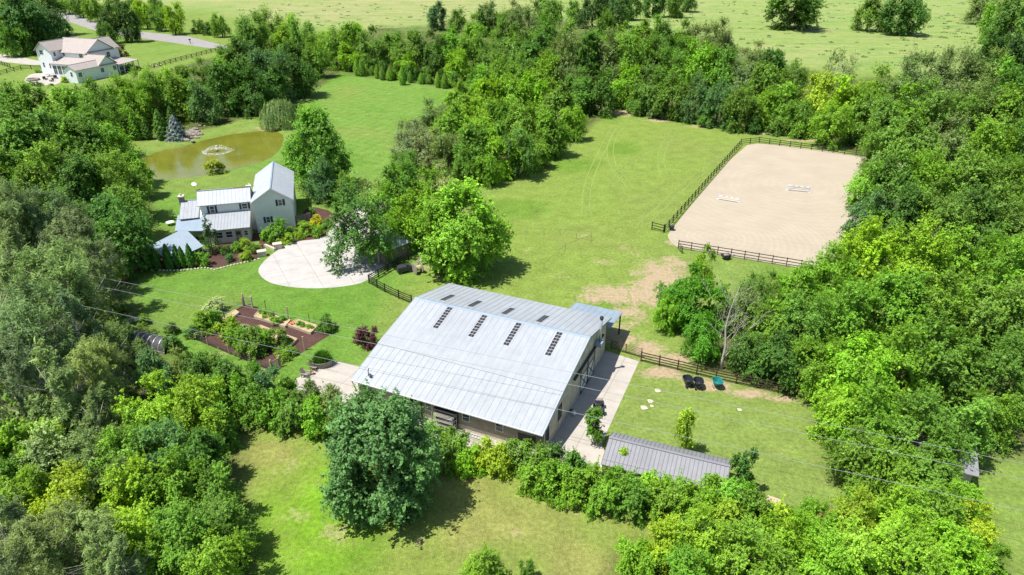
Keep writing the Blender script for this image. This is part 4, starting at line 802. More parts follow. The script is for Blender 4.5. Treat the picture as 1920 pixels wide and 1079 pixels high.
# gable end
d_ = Vector((0, 1, 0)); n_ = Vector((1, 0, 0)); o_ = Vector((0, 0, 0))
win(barn, o_, d_, n_, 4.0, 1.1, 1.3, 1.9, frame='trim'); win(barn, o_, d_, n_, .45, .95, .95, 1.7, frame='trim')
for k, y0 in enumerate((11.15, 13.72)):
    m = MB(); m.obox(o_, d_, n_, y0, y0+2.5, .03, .09, .05, 2.45)
    do = m.build('sliding_door', 'white', barn)
    b = MB(); W_ = 2.5
    for q0, q1 in ((0, .13), (W_-.13, W_)): b.obox(o_, d_, n_, y0+q0, y0+q1, .091, .13, .05, 3.5)
    for z_ in (.05, 2.4, 3.38): b.obox(o_, d_, n_, y0+.131, y0+W_-.131, .091, .128, z_, z_+.12)
    b.bar((.12, y0+.1, .15), (.12, y0+W_-.1, 2.4), .05, .1); b.bar((.125, y0+W_-.1, .15), (.125, y0+.1, 2.4), .05, .1)
    b.build('brace', 'trim', do)
    g_ = MB().obox(o_, d_, n_, y0, y0+2.5, .03, .088, 2.452, 3.5); g_.build('grille', 'greywood', do)
    g_ = MB(); [g_.obox(o_, d_, n_, y0+.35+.42*i, y0+.42+.42*i, .089, .115, 2.55, 3.36) for i in range(5)]; g_.build('grille_bars', 'white', do)
m = MB(); m.box(.03, .3, 8.6, 19.2, 3.75, 3.93); m.build('door_track', 'trim', barn)
m = MB(); m.tube([(.55, 16.6, 4.2), (.55, 16.6, 7.5)], .14, 10); st = m.build('stovepipe', 'steel', barn, True)
m = MB(); m.tube([(.55, 16.6, 7.5), (.55, 16.6, 7.62)], .22, 10); m.tube([(.55, 16.6, 7.7), (.55, 16.6, 7.86)], [.26, .2], 10); m.build('cap', 'darksteel', st)
m = MB(); m.box(.12, .95, 16.0, 17.1, 3.94, 4.5); m.build('pipe_housing', 'cap', barn)
m = MB(); m.tube([(-21.5, .3, 3.5), (-21.5, .3, 4.1), (-21.3, .2, 4.6)], .05, 6); m.blob((-21.2, .15, 3.75), .22, (1, 1, .6)); m.build('power_drop_mast', 'darksteel', barn)
# lean-to roof
for i in range(1):
    m = MB(); m.slab([(-6.1, 21.02, 3.95), (.55, 21.02, 3.95), (.55, 26.7, 3.25), (-6.1, 26.7, 3.25)], .08); lt = m.build('lean_to_roof', 'cap', barn)
    s_ = MB(); [s_.bar((-6.05+.8*k, 21.05, 3.96), (-6.05+.8*k, 26.68, 3.26), .04, .05) for k in range(9)]; s_.build('standing_seams', 'seam', lt)
    for x in (-5.9, .35):
        MB().box(x-.08, x+.08, 26.2, 26.36, 0, 3.2).build('lean_to_post', 'black', barn)
    MB().box(-6.0, .5, 26.4, 26.48, 3.0, 3.16).build('lean_to_beam', 'black', barn)
# front wall windows, back door
o_ = Vector((0, 0, 0)); d_ = Vector((1, 0, 0)); n_ = Vector((0, -1, 0))
for x, z_ in ((-22.3, 1.35), (-14.05, 1.35), (-9.45, 1.3), (-5.5, 1.3)): win(barn, o_, d_, n_, x, .95, z_, 1.15)
m = MB(); m.box(-2.9, -.9, -.02, .0, .76, 1.9); m.build('wall_vent', 'trim', barn)
m = MB(); m.box(-2.6, -1.6, -.5, -.05, 0, 1.0); o = m.build('ac_unit', 'alu', barn)
# storage racks against the front wall
def rack(x0, wd, label):
    r_ = empty('storage_rack', BO+BX*x0-BY*.75, BRZ, label, 'rack', 'pipe racks on the barn front wall')
    for x in (0, wd):
        for y in (-.45, .45): MB().box(x-.035, x+.035, y-.035, y+.035, 0, 2.3).build('leg', 'steel', r_)
    for z_ in (.7, 1.3, 1.9):
        s_ = MB(); [s_.box(.04, wd-.04, -.42+.2*k, -.34+.2*k, z_, z_+.04) for k in range(5)]; s_.build('shelf', 'alu', r_)
    t = MB(); rr = random.Random(int(x0*10))
    for z_ in (.75, 1.35, 1.95):
        for k in range(5): t.bar((.05, -.35+.17*k, z_+.06), (wd-.05-rr.uniform(0, .8), -.35+.17*k+rr.uniform(-.05, .05), z_+.06), .09, .07)
    t.build('stored_lumber', 'greywood', r_)
    b = MB(); b.box(-.1, wd+.1, .52, .6, .1, 2.42); b.box(-.1, wd+.1, -.1, .6, 2.36, 2.42); b.build('back_frame', 'darksteel', r_)
rack(-12.5, 2.5, 'metal rack of stored lumber near middle of the barn front wall'); rack(-17.0, 2.5, 'metal rack half hidden by the large dark lawn tree')
la = empty('ladder', BO+BX*-9.9-BY*.55, BRZ, 'aluminium extension ladder lying along the barn foundation', 'ladder')
for y in (-.22, .22): MB().box(0, 3.9, y-.03, y+.03, .12, .2).build('rail', 'alu', la)
m = MB(); [m.box(.1+.32*k, .14+.32*k, -.19, .19, .14, .18) for k in range(12)]; m.build('rungs', 'alu', la)
m = MB(); m.box(-.9, -.25, -.25, .2, .0, .35); m.box(-.85, -.3, -.2, .15, .351, .5); tag(m.build('supply_crate', 'blue'), 'small blue crate at left end of the ladder', 'crate'); bpy.data.objects['supply_crate'].location = BO+BX*-9.9-BY*.55; bpy.data.objects['supply_crate'].rotation_euler = (0, 0, BRZ)
# concrete apron beside the barn
def B(x, y, z=0): p = BO+BX*x+BY*y; return Vector((p.x, p.y, z))
sheet('concrete_path', [B(.001, -3), B(.001, 21.6), B(4.55, 20.95), B(5.0, 4), B(6.2, 2.2), B(8.4, -.5), B(8, -3.2)], .01, 'concrete')
sheet('gravel_strip', [B(-23, -.9), B(-.02, -.9), B(-.02, -.03), B(-23, -.03)], .012, 'concrete')
sheet('gravel_strip', [B(-.0, -3), B(-.0, -1.0), B(-23, -1.), B(-23, -1.8)], .010, 'concrete')
# charcoal shed
so_, sx_, sy_ = frame(B(6.45, -1.2), 24.25-3.2); srz = -R(24.25-3.2)
shed = empty('shed', so_, srz, 'long low shed with charcoal ribbed metal roof', 'shed')
SL = 11.75; SW = 5.1
m = MB(); m.box(.1, SL-.1, .15, .25, 0, 1.95); m.build('front_wall', 'taupe', shed); m = MB(); m.box(.1, SL-.1, SW-.25, SW-.15, 0, 1.95); m.build('back_wall', 'taupe', shed)
for x in (.1, SL-.2):
    m = MB(); m.ext([(x, .25, 0), (x, SW-.25, 0), (x, SW-.25, 1.95), (x, 3.1, 2.75), (x, .25, 1.95)], (.1, 0, 0)); m.build('end_wall', 'brick' if x > 1 else 'taupe', shed)
for nm, y0, z0, y1, z1 in (('front_roof', 0, 2.05, 3.1, 2.95), ('back_roof', 3.1, 2.95, SW, 2.1)):
    m = MB(); m.slab([(0, y0, z0), (SL, y0, z0), (SL, y1, z1), (0, y1, z1)], .06); ro = m.build(nm, 'greyroof', shed)
    s_ = MB(); [s_.bar((.02+SL*k/29*.9965, y0, z0+.012), (.02+SL*k/29*.9965, y1, z1+.012), .03, .045) for k in range(30)]; s_.build('ribs', 'greyseam', ro)
m = MB(); m.bar((0, 3.1, 2.985), (SL, 3.1, 2.985), .3, .04); m.build('ridge_cap', 'greyroof', shed)
m = MB(); m.bar((SL+.02, 0, 2.0), (SL+.02, 3.1, 2.9), .04, .14); m.bar((SL+.02, 3.1, 2.9), (SL+.02, SW, 2.05), .04, .14); m.build('rake_trim', 'greyseam', shed)
# pallet stack
pa = empty('pallet_stack', G(1448, 948), -R(30), 'stack of pallets and boards right of the charcoal shed', 'pallet stack')
m = MB()
for k in range(4): m.box(-.55, .55, -.4+.02*k, .4, .14*k, .14*k+.1)
m.build('pallets', 'greywood', pa); m = MB(); [m.box(-.6, .6, -.45+.3*k, -.2+.3*k, .6+.01*k, .68) for k in range(3)]; m.build('boards', 'newwood', pa)
m = MB(); c = G(1548, 964)
m.tube([c+Vector((.65*math.cos(t), .65*math.sin(t), .12)) for t in np.linspace(0, 2*math.pi, 17)], .13, 6, False); tag(m.build('fire_ring', 'rust'), 'round brick fire ring at edge of right lawn', 'fire ring')
for i, (x, y, s_) in enumerate([(1233.5, 733, .42), (1220, 753, .4), (1208, 765, .45), (1387, 769, .3), (1222.5, 762, .25)]):
    c = G(x, y); m = MB().blob((0, 0, .05), s_, (1, .8, .25), .25, 8)
    o = m.build('stepping_stone', 'stone'); o.location = c
    tag(o, ['pale stone in grass nearest the feed bins', 'pale stone on lawn, second down from the feed bins', 'pale stone on lawn closest to the quad bike', 'lone pale stone out in middle of the right lawn', 'little pale stone between two larger lawn stones'][i], 'stone', 'pale stones on the right lawn')

# ---------------------------------------------------------------- farmhouse
FO, FX, FY = frame(G(484, 437), -15.5); frz = R(15.5)
fh = empty('farmhouse', FO, frz, 'white farmhouse with pale metal roofs and tall gable wing', 'house')
X0, X1, Y0, Y1 = 0, 6.6, 0, 15.8
m = MB(); m.ext([(X0, 0, 0), (X1, 0, 0), (X1, 0, 5.85), (3.35, 0, 8.0), (X0, 0, 5.85)], (0, Y1, 0)); m.build('gable_wing_wall', 'siding', fh)
def gable(parent, x0, x1, ym0, ym1, xr, ze, zr, mat, seam, t=.09, sp=.6, nm='gable_roof', ax='y', zl=None):
    zl = zl or ze
    for (xa, za, xb, zb) in ((x0, zl, xr, zr), (xr, zr, x1, ze)):
        f = (lambda x, y, z: (x, y, z)) if ax == 'y' else (lambda x, y, z: (y, x, z))
        ps = [f(xa, ym0, za), f(xb, ym0, zb), f(xb, ym1, zb), f(xa, ym1, za)]
        m = MB(); m.slab(ps, t); ro = m.build(nm, mat, parent)
        if seam:
            s_ = MB(); n = int((ym1-ym0)/sp)
            for k in range(n+1):
                y = ym0+.03+(ym1-ym0-.06)*k/n; s_.bar(f(xa, y, za+.012), f(xb, y, zb+.012), .03, .045)
            s_.build('standing_seams', seam, ro)
    m = MB(); f = (lambda x, y, z: (x, y, z)) if ax == 'y' else (lambda x, y, z: (y, x, z))
    m.bar(f(xr, ym0-.01, zr+.03), f(xr, ym1+.01, zr+.03), .24, .05); m.build('ridge_cap', 'cap' if seam else mat, parent)
gable(fh, -.35, 6.95, -.38, Y1+.3, 3.35, 5.82, 8.22, 'roofy', 'seam')
m = MB(); m.bar((-.35, -.41, 5.7), (3.35, -.41, 8.1), .05, .2); m.bar((3.35, -.41, 8.1), (6.95, -.41, 5.7), .05, .2); m.build('rake_trim', 'white', fh)
# main wing with ridge along x
m = MB(); m.box(-8.9, -.002, 1.65, 6.2, 0, 5.62); m.ext([(-8.9, 1.65, 5.6), (-8.9, 6.2, 5.6), (-8.9, 3.9, 7.2)], (.2, 0, 0)); m.build('main_wing_wall', 'siding', fh)
gable(fh, 1.15, 6.7, -9.3, -.36, 3.9, 5.6, 7.42, 'roof', 'seam', nm='main_roof', ax='x', zl=5.6)
# low left wing
m = MB(); m.ext([(-12.2, .9, 0), (-12.2, 8.6, 0), (-12.2, 8.6, 3.4), (-12.2, 5.4, 5.0), (-12.2, .9, 3.6)], (3.25, 0, 0)); m.build('left_wing_wall', 'siding', fh)
gable(fh, .5, 9.0, -12.5, -9.31, 5.4, 3.45, 5.35, 'roof', 'seam', nm='left_wing_roof', ax='x', zl=3.75)
m = MB(); m.box(-12.75, -11.95, 5.0, 6.0, 0, 6.1); ch = m.build('chimney', 'brick', fh)
m = MB(); m.box(-12.85, -11.85, 4.9, 6.1, 6.101, 6.35); m.tube([(-12.35, 5.5, 6.35), (-12.35, 5.5, 6.7)], [.2, .16], 8); m.build('chimney_cap', 'stone', ch)
# porch
m = MB(); m.box(-7.8, -.9, -3.3, 1.64, 0, 2.75); m.build('porch_wall', 'cream', fh)
m = MB(); m.slab([(-8.2, -3.9, 2.75), (-.7, -3.9, 2.75), (-.7, 1.645, 3.95), (-8.2, 1.645, 3.95)], .08); ro = m.build('porch_roof', 'roof', fh)
s_ = MB(); [s_.bar((-8.17+.53*k, -3.9, 2.765), (-8.17+.53*k, 1.64, 3.965), .03, .045) for k in range(15)]; s_.build('standing_seams', 'seam', ro)
m = MB(); m.slab([(-13., -2.2, 2.72), (-8.22, -3.2, 2.6), (-8.22, 1.64, 3.7), (-9.0, 1.64, 3.7), (-13, 2.6, 3.78)], .08); m.build('side_porch_roof', 'cap', fh)  # shaded end of the porch roof: sky-blue shade painted into its colour
for x in (-12.8, -8.6): MB().box(x-.07, x+.07, -2.2, -2.06, 0, 2.6).build('porch_post', 'white', fh)
d_ = Vector((1, 0, 0)); n_ = Vector((0, -1, 0))
win(fh, (0, 0, 0), d_, n_, 4.25, .72, 4.75, 1.15, .36); win(fh, (0, 0, 0), d_, n_, 1.75, .72, 1.75, 1.15, .36)
win(fh, (0, 1.65, 0), d_, n_, -7.45, .82, 3.95, 1.3, .34); win(fh, (0, 1.65, 0), d_, n_, -2.1, 1.0, 4.15, 1.05, .34)
for x in (-6.55, -4.95): win(fh, (0, -3.3, 0), d_, n_, x, 1.2, .95, 1.2)
m = MB(); m.obox((0, -3.3, 0), d_, n_, -3.3, -2.35, .01, .06, .05, 2.1); do = m.build('porch_door', 'greywood', fh); MB().obox((0, -3.3, 0), d_, n_, -3.18, -2.47, .061, .07, 1.35, 1.95).build('pane', 'glass', do)
win(fh, (0, -3.3, 0), d_, n_, -1.95, .75, 1.05, 1.0)
win(fh, (X1, 0, 0), Vector((0, 1, 0)), Vector((1, 0, 0)), 4, .9, 4, 1.2); win(fh, (X1, 0, 0), Vector((0, 1, 0)), Vector((1, 0, 0)), 9, .9, 4, 1.2)
m = MB(); m.tube([(-.6, 5.2, 6.4), (-.6, 5.2, 7.6)], .12, 8); m.box(-1.1, -.2, 4.0, 4.5, 7.3, 7.6); m.build('roof_vent', 'white', fh)
m = MB(); m.bar((-3.2, 3.9, 7.5), (.5, 3.9, 7.5), .1, .06); m.build('rusty_flashing', 'rust', fh)
sheet('brick_terrace', [FO+FX*a_+FY*b_ for a_, b_ in ((-.9, -4.0), (2.0, -3.6), (2.0, -.05), (-.88, -.05))], .012, 'mulch'); 
c = FO+FX*-11.2+FY*10
m = MB(); m.tube([(0, 0, 0), (0, 0, 1.2)], .04, 6); m.tube([(0, 0, 1.2), (.05, -.08, 1.36)], [.12, .5], 12); o = m.build('satellite_dish', 'white'); o.location = G(366, 357); tag(o, 'white round dish behind left end of the farmhouse roof', 'dish')
m = MB(); m.tube([(0, 0, 0), (0, 0, .5)], .15, 8); m.tube([(0, 0, .5), (0, 0, .58)], .75, 14); o = m.build('garden_table', 'white'); o.location = G(320, 422); tag(o, 'small round white table on lawn left of the blue-shaded side porch roof', 'table')
# slanted patio roof
pr_ = empty('patio_cover', (0, 0, 0), 0, 'open patio cover with ribbed metal roof partly in shade', 'patio cover')
tp = [G(346, 428, 3.0), G(381, 462, 2.2), G(318, 491, 1.45), G(280, 461, 2.2)]
m = MB(); m.slab(tp, .06); ro = m.build('roof', 'cap', pr_)  # blue of sky reflected in tree shade is put into the sheet colour
s_ = MB()
for k in range(15): a_ = tp[0].lerp(tp[3], k/14*.996+.002); b_ = tp[1].lerp(tp[2], k/14*.996+.002); s_.bar(a_+Vector((0, 0, .012)), b_+Vector((0, 0, .012)), .05, .05)
s_.build('ribs', 'seam', ro)
for p in tp: q = p.lerp(sum(tp, Vector())/4, .06); MB().box(q.x-.06, q.x+.06, q.y-.06, q.y+.06, 0, p.z-.05).build('post', 'white', pr_)
# dark shed behind, seen in shade; board fence right of house
def fence(name, pts, label, mat='black', rails=4, h=1.4, sp=2.4, pw=.13, closed=False, cat='fence', post_h=None, rw=.13, group=None):
    pts = [Vector(p) for p in pts]; r_ = empty(name, pts[0], 0, label, cat, group); o0 = pts[0]
    pm = MB().box(-pw/2, pw/2, -pw/2, pw/2, 0, (post_h or h)+.06).mesh('post', M[mat])
    rr = random.Random(len(pts)+int(h*10))
    P = []
    for a_, b_ in zip(pts, pts[1:]):
        n = max(1, round((b_-a_).length/sp)); P += [a_.lerp(b_, k/n) for k in range(n)]
    P.append(pts[-1])
    for p in P: o = link('post', pm, r_); o.location = p-o0; o.rotation_euler = (0, 0, math.atan2(pts[-1].y-pts[0].y, pts[-1].x-pts[0].x)+rr.uniform(-.03, .03))
    for k in range(rails):
        z_ = h*(k+1)/(rails+.0)-.08; m = MB()
        for a_, b_ in zip(P, P[1:]):
            d = (b_-a_).normalized(); nn = Vector((-d.y, d.x, 0))*(pw/2+.02)
            m.bar(a_-o0-nn+Vector((0, 0, z_+rr.uniform(-.015, .015))), b_-o0-nn+Vector((0, 0, z_+rr.uniform(-.015, .015))), .035, rw)
        m.build('rail', mat, r_)
    return r_
bo = MB(); p0, p1 = G(556, 424), G(584, 417)
dd = (p1-p0).normalized(); bo.obox(p0, dd, Vector((-dd.y, dd.x, 0)), 0, (p1-p0).length, 0, .05, 0, 1.9)
for k in range(5): bo.obox(p0, dd, Vector((-dd.y, dd.x, 0)), (p1-p0).length*k/4-.05, (p1-p0).length*k/4+.05, -.08, 0, 0, 2.0)
tag(bo.build('board_fence', 'greywood'), 'grey board fence beside right wall of the farmhouse', 'fence')
# stone pillars and steps by the drive
for (x, y, l) in ((492, 480, 'left stone pillar at head of the drive'), (521, 466, 'right stone pillar at head of the drive')):
    m = MB(); m.box(-.65, .65, -.45, .45, 0, .8); m.box(-.75, .75, -.55, .55, .801, .95); o = m.build('stone_pillar', 'stone'); o.location = G(x, y); o.rotation_euler = (0, 0, .4); tag(o, l, 'pillar', 'stone pillars')
m = MB(); a_, b_ = G(497, 462), G(516, 470); m.bar(a_+Vector((0, 0, .2)), b_+Vector((0, 0, .2)), .4, .4); tag(m.build('stone_wall', 'stone'), 'low stone wall between the two stone pillars', 'wall')
sheet('mulch_bed', smoothpoly(px((262, 500), (300, 506), (360, 504), (385, 500), (402, 504), (440, 494), (478, 486), (492, 482), (488, 466), (470, 452), (420, 456), (385, 470), (330, 470), (262, 482)), 1), .012, 'mulch')
sheet('mulch_bed', smoothpoly(px((486, 466), (508, 464), (560, 452), (606, 448), (628, 420), (628, 398), (580, 386), (566, 400), (560, 424), (500, 436), (486, 446)), 1), .012, 'mulch')
# edging stones
m = MB(); rr = random.Random(4)
ed = px((300, 508), (340, 508), (385, 503), (402, 507), (440, 497), (478, 489), (492, 484))
for a_, b_ in zip(ed, ed[1:]):
    n = int((b_-a_).length/.5)
    for k in range(n): p = a_.lerp(b_, k/n); m.blob((p.x, p.y, .08), .2, (1.1, .9, .7), .2, 6)
tag(m.build('bed_edging', 'stone'), 'pale stone edging along lawn side of the house bed', 'edging')
# garage hidden by trees at drive
go_, gx_, gy_ = frame(G(722, 498), 42); grz = -R(42)
gr = empty('garage', go_, grz, 'low pale-roofed garage half hidden by the airy drive tree', 'garage')
m = MB(); m.box(-6.5, -.2, .2, 6.3, 0, 2.5); m.build('wall', 'greywood', gr)
gable(gr, -6.9, .25, 0, 6.6, -3.3, 2.5, 3.9, 'roofy', 'seam', nm='roof')
# cable reel and clutter
cr = empty('cable_reel', G(784, 512), .6, 'big wooden cable reel lying on its side behind the barn', 'cable reel')
for x in (-.55, .55):
    m = MB(); m.tube([(x-.05, 0, .85), (x+.05, 0, .85)], .85, 18); m.build('flange', 'greywood', cr)
MB().tube([(-.5, 0, .85), (.5, 0, .85)], .42, 14).build('drum', 'newwood', cr)
m = MB(); m.box(-1.2, 1.2, -.7, .7, .35, .95); m.box(-1.1, 1.1, -.6, .6, .951, 1.1)
for x in (-.8, .8):
    for y in (-.72, .6): m.tube([(x, y, .3), (x, y+.12, .3)], .3, 10)
o = m.build('utility_cart', 'darksteel'); o.location = G(758, 510); o.rotation_euler = (0, 0, .5); tag(o, 'dark low cart left of the wooden cable reel', 'cart')
lp = empty('lumber_pile', G(795, 492), .9, 'untidy pile of old boards behind the wooden reel', 'lumber pile')
m = MB(); rr = random.Random(9)
for k in range(14): a_ = rr.uniform(-.5, .5); m.bar((-1.3+rr.uniform(-.3, .3), a_, .1+.06*k), (1.3+rr.uniform(-.4, .4), a_+rr.uniform(-.5, .5), .12+.06*k), .16, .05)
m.build('boards', 'greywood', lp)
fence('drive_fence', px((692, 531), (727, 510), (766, 487)), 'black rail fence along right side of the concrete drive')
fence('barn_fence', px((693, 532), (722, 548), (748, 560), (772, 570)), 'black rail fence running from the drive down to the barn')
# ---------------------------------------------------------------- arena, paddock fences
fence('arena_fence', px((1246, 436), (1389, 272), (1423, 268.5), (1604, 293), (1700, 306)), 'black three-rail fence along left and far sides of the sand arena', rails=3, h=1.5, sp=2.6)
fence('arena_fence', px((1271.5, 466), (1528, 508.5), (1560, 514)), 'dark brown three-rail fence along near side of the sand arena', 'brownfence', rails=3, h=1.5, sp=2.2)
fence('arena_fence', px((1222, 431), (1244, 436.5)), 'short black fence wing at the arena entrance', rails=3, h=1.5, sp=2.2)
ga = empty('arena_gate', G(1271, 470), R(-75), 'dark gate swung open at the near arena corner', 'gate')
for k in range(4): MB().bar((0, 0, .3+.33*k), (1.5, 0, .3+.33*k), .04, .1).build('rail', 'brownfence', ga)
MB().box(1.45, 1.53, -.04, .04, .1, 1.4).build('stile', 'brownfence', ga)
def jump(x0, y0, x1, y1, label, wing):
    a_, b_ = G(x0, y0), G(x1, y1); d = b_-a_; L = d.length
    r_ = empty('horse_jump', a_, math.atan2(d.y, d.x), label, 'horse jump', 'white show jumps in the arena')
    for x, hh in ((0, 1.9 if wing else 1.75), (L, 1.45)):
        m = MB(); m.box(x-.06, x+.06, -.06, .06, .05, hh); s_ = m.build('standard', 'white', r_)
        m = MB(); m.box(x-.05, x+.05, -.5, .5, .0, .1); m.box(x-.45, x+.45, -.05, .05, .0, .09); m.build('foot', 'white', s_)
    for z_ in (.35, .62, .95, 1.15) if wing else (.2, .62, .9):
        m = MB(); m.tube([(.05, -.1, z_), (L-.05, -.1, z_)], .05, 8); m.build('pole', 'white', r_)
    if wing:
        m = MB(); [m.box(.08, L-.08, -.03, .0, z_, z_+.16) for z_ in (.42, .72)]; m.build('plank', 'white', r_)
    for k in range(3):
        m = MB(); m.tube([(L*(.2+.25*k), -.1, .9 if not wing else 1.15), (L*(.3+.25*k), -.1, .9 if not wing else 1.15)], .075, 8); m.build('pole_stripe', 'newwood', r_)
jump(1347, 374, 1386, 380.5, 'white horse jump with two thin poles, left in the arena', False)
jump(1476, 357, 1517, 361, 'fuller white horse jump with plank rails, right in the arena', True)
def clump(name, x, y, boxes, mat, label, cat, rot=0.):
    m = MB(); [m.box(*b) for b in boxes]; o = m.build(name, mat); o.location = G(x, y); o.rotation_euler = (0, 0, rot); return tag(o, label, cat)
ct_ = empty('yard_cart', G(1361, 486), .2, 'small dark two-wheeled cart beside the near arena fence', 'cart')
m = MB(); m.box(-.7, .6, -.5, .5, .4, .48)
for a_ in ((-.7, -.64, -.5, .5), (.54, .6, -.5, .5), (-.64, .54, -.5, -.44), (-.64, .54, .44, .5)): m.box(*a_, .481, .85)
m.build('bed', 'darksteel', ct_)
for y in (-.6, .6): MB().tube([(0, y-.06, .35), (0, y+.06, .35)], .35, 14).build('wheel', 'rubber', ct_)
MB().bar((.6, 0, .45), (1.6, .1, .7), .06).build('handle', 'steel', ct_)
MB().blob((0, 0, .75), .45, (1.1, .8, .5)).build('load', 'greywood', ct_)
# muck bucket near arena corner
m = MB(); m.tube([(0, 0, 0), (0, 0, .75)], [.35, .48], 12); m.tube([(0, 0, .75), (0, 0, .8)], .52, 12); o = m.build('muck_bucket', 'blackplastic'); o.location = G(1259, 432); tag(o, 'black bucket inside the arena beside the corner post', 'bucket')
# yard gate and paddock rail fence right of the barn
yg = empty('yard_gate', B(.5, 22.3), BRZ-.1, 'grey six-bar metal gate across the end of the concrete apron', 'gate')
for k in range(6): MB().tube([(0, 0, .2+.22*k), (4.1, 0, .2+.22*k)], .028, 6).build('bar', 'brownfence', yg)
for x in (0, 2.0, 4.1): MB().box(x-.04, x+.04, -.04, .04, .1, 1.42).build('upright', 'brownfence', yg)
fence('paddock_fence', [B(4.75, 21.1), B(14, 21.0), B(23.5, 21.3), B(30, 22)], 'weathered brown rail fence behind the feed bins', 'brownfence', rails=4, h=1.45, sp=2.6, pw=.14)
def bin_(x, y, mat, label, rot, name='feed_bin', wheels=True):
    r_ = empty(name, G(x, y), rot, label, 'bin' if wheels else 'trough')
    m = MB(); n = 20; oval = lambda rx, ry, z_, dy=0.: [(rx*math.copysign(abs(math.cos(t))**.7, math.cos(t)), dy+ry*math.copysign(abs(math.sin(t))**.7, math.sin(t)), z_) for t in [2*math.pi*j/n for j in range(n)]]
    rings = [oval(.34, .4, .4, .05), oval(.56, .74, 1.0, -.1), oval(.52, .70, 1.0, -.1), oval(.32, .38, .46, .05)]
    m.v = [q for r__ in rings for q in r__]; m.f = [(k*n+j, k*n+(j+1) % n, (k+1)*n+(j+1) % n, (k+1)*n+j) for k in range(3) for j in range(n)]+[tuple(range(n))[::-1], tuple(range(3*n, 4*n))]; m.build('tub', mat, r_)
    MB().tube([(q[0]*1.0, q[1], 1.02) for q in oval(.56, .74, 1.0, -.1)+oval(.56, .74, 1.0, -.1)[:1]], .045, 6, False).build('rim', mat, r_)
    if wheels:
        for x_ in (-.35, .35): MB().tube([(x_-.06, -.6, .22), (x_+.06, -.6, .22)], .22, 12).build('wheel', 'rubber', r_)
        MB().bar((-.3, .4, .5), (-.3, 1.3, .8), .05).bar((.3, .4, .5), (.3, 1.3, .8), .05).build('handles', 'steel', r_)
    else:
        for x_ in (-.4, .4): MB().box(x_-.05, x_+.05, -.3, .3, 0, .2).build('foot', 'greywood', r_)
bin_(1288, 722, 'blackplastic', 'left black wheelbarrow tub parked at the brown fence', .2, 'wheelbarrow'); bin_(1308, 726, 'blackplastic', 'right black wheelbarrow tub, next to the teal trough', -.1, 'wheelbarrow'); bin_(1343, 726, 'teal', 'teal plastic trough by the brown fence', .1, 'water_trough', False)
# quad bike
qb = empty('quad_bike', B(2.95, 9.3), BRZ+.35, 'dark quad bike parked on the concrete apron', 'quad bike')
for x in (-.48, .48):
    for y in (-.62, .62):
        w_ = MB().tube([(x-.13, y, .3), (x+.13, y, .3)], .3, 14).build('wheel', 'rubber', qb); MB().tube([(x-.135, y, .3), (x+.135, y, .3)], .13, 10).build('rim', 'steel', w_)
m = MB(); m.ext([(-.28, -.9, .35), (-.28, .9, .4), (-.28, .8, .75), (-.28, .25, .85), (-.28, .1, .7), (-.28, -.85, .75)], (.56, 0, 0)); m.build('body', 'blackplastic', qb)
for y in (-.62, .62): m = MB(); m.slab([(-.65, y-.32, .72), (.65, y-.32, .72), (.6, y+.3, .76), (-.6, y+.3, .76)], .05); m.build('fender', 'darksteel', qb)
m = MB(); m.box(-.17, .17, -.55, .2, .76, .92); m.build('seat', 'rubber', qb)
for y0, y1, z_ in ((-1.0, -.45, .95), (.5, 1.0, .93)):
    m = MB(); [m.bar((-.45, y0+(y1-y0)*k/3, z_), (.45, y0+(y1-y0)*k/3, z_), .03) for k in range(4)]; m.bar((-.45, y0, z_), (-.45, y1, z_), .03); m.bar((.45, y0, z_), (.45, y1, z_), .03); m.build('cargo_rack', 'darksteel', qb)
m = MB(); m.bar((-.38, .3, 1.08), (.38, .3, 1.08), .04); m.bar((0, .3, .8), (0, .3, 1.08), .06); m.build('handlebar', 'darksteel', qb)
# propane bottle
pb = empty('gas_bottle', B(.75, 7.3), 0, 'pale gas bottle with dark hose against the barn gable', 'gas bottle')
m = MB(); m.blob((0, 0, .32), .26, (1, 1, 1.1), 0, 12); m.build('tank', 'alu', pb); MB().tube([(0, 0, .55), (0, 0, .7)], .12, 8).build('collar', 'white', pb); MB().tube([(0, 0, .6), (-.2, .3, .7), (-.35, .7, .1), (-.3, 1.3, .06)], .05, 6).build('hose', 'rubber', pb)
m = MB(); pts = [B(2.0+.35*t, 17.6-.15*math.sin(t*3), .04) for t in (0, .5, 1, 1.5, 2)]; 
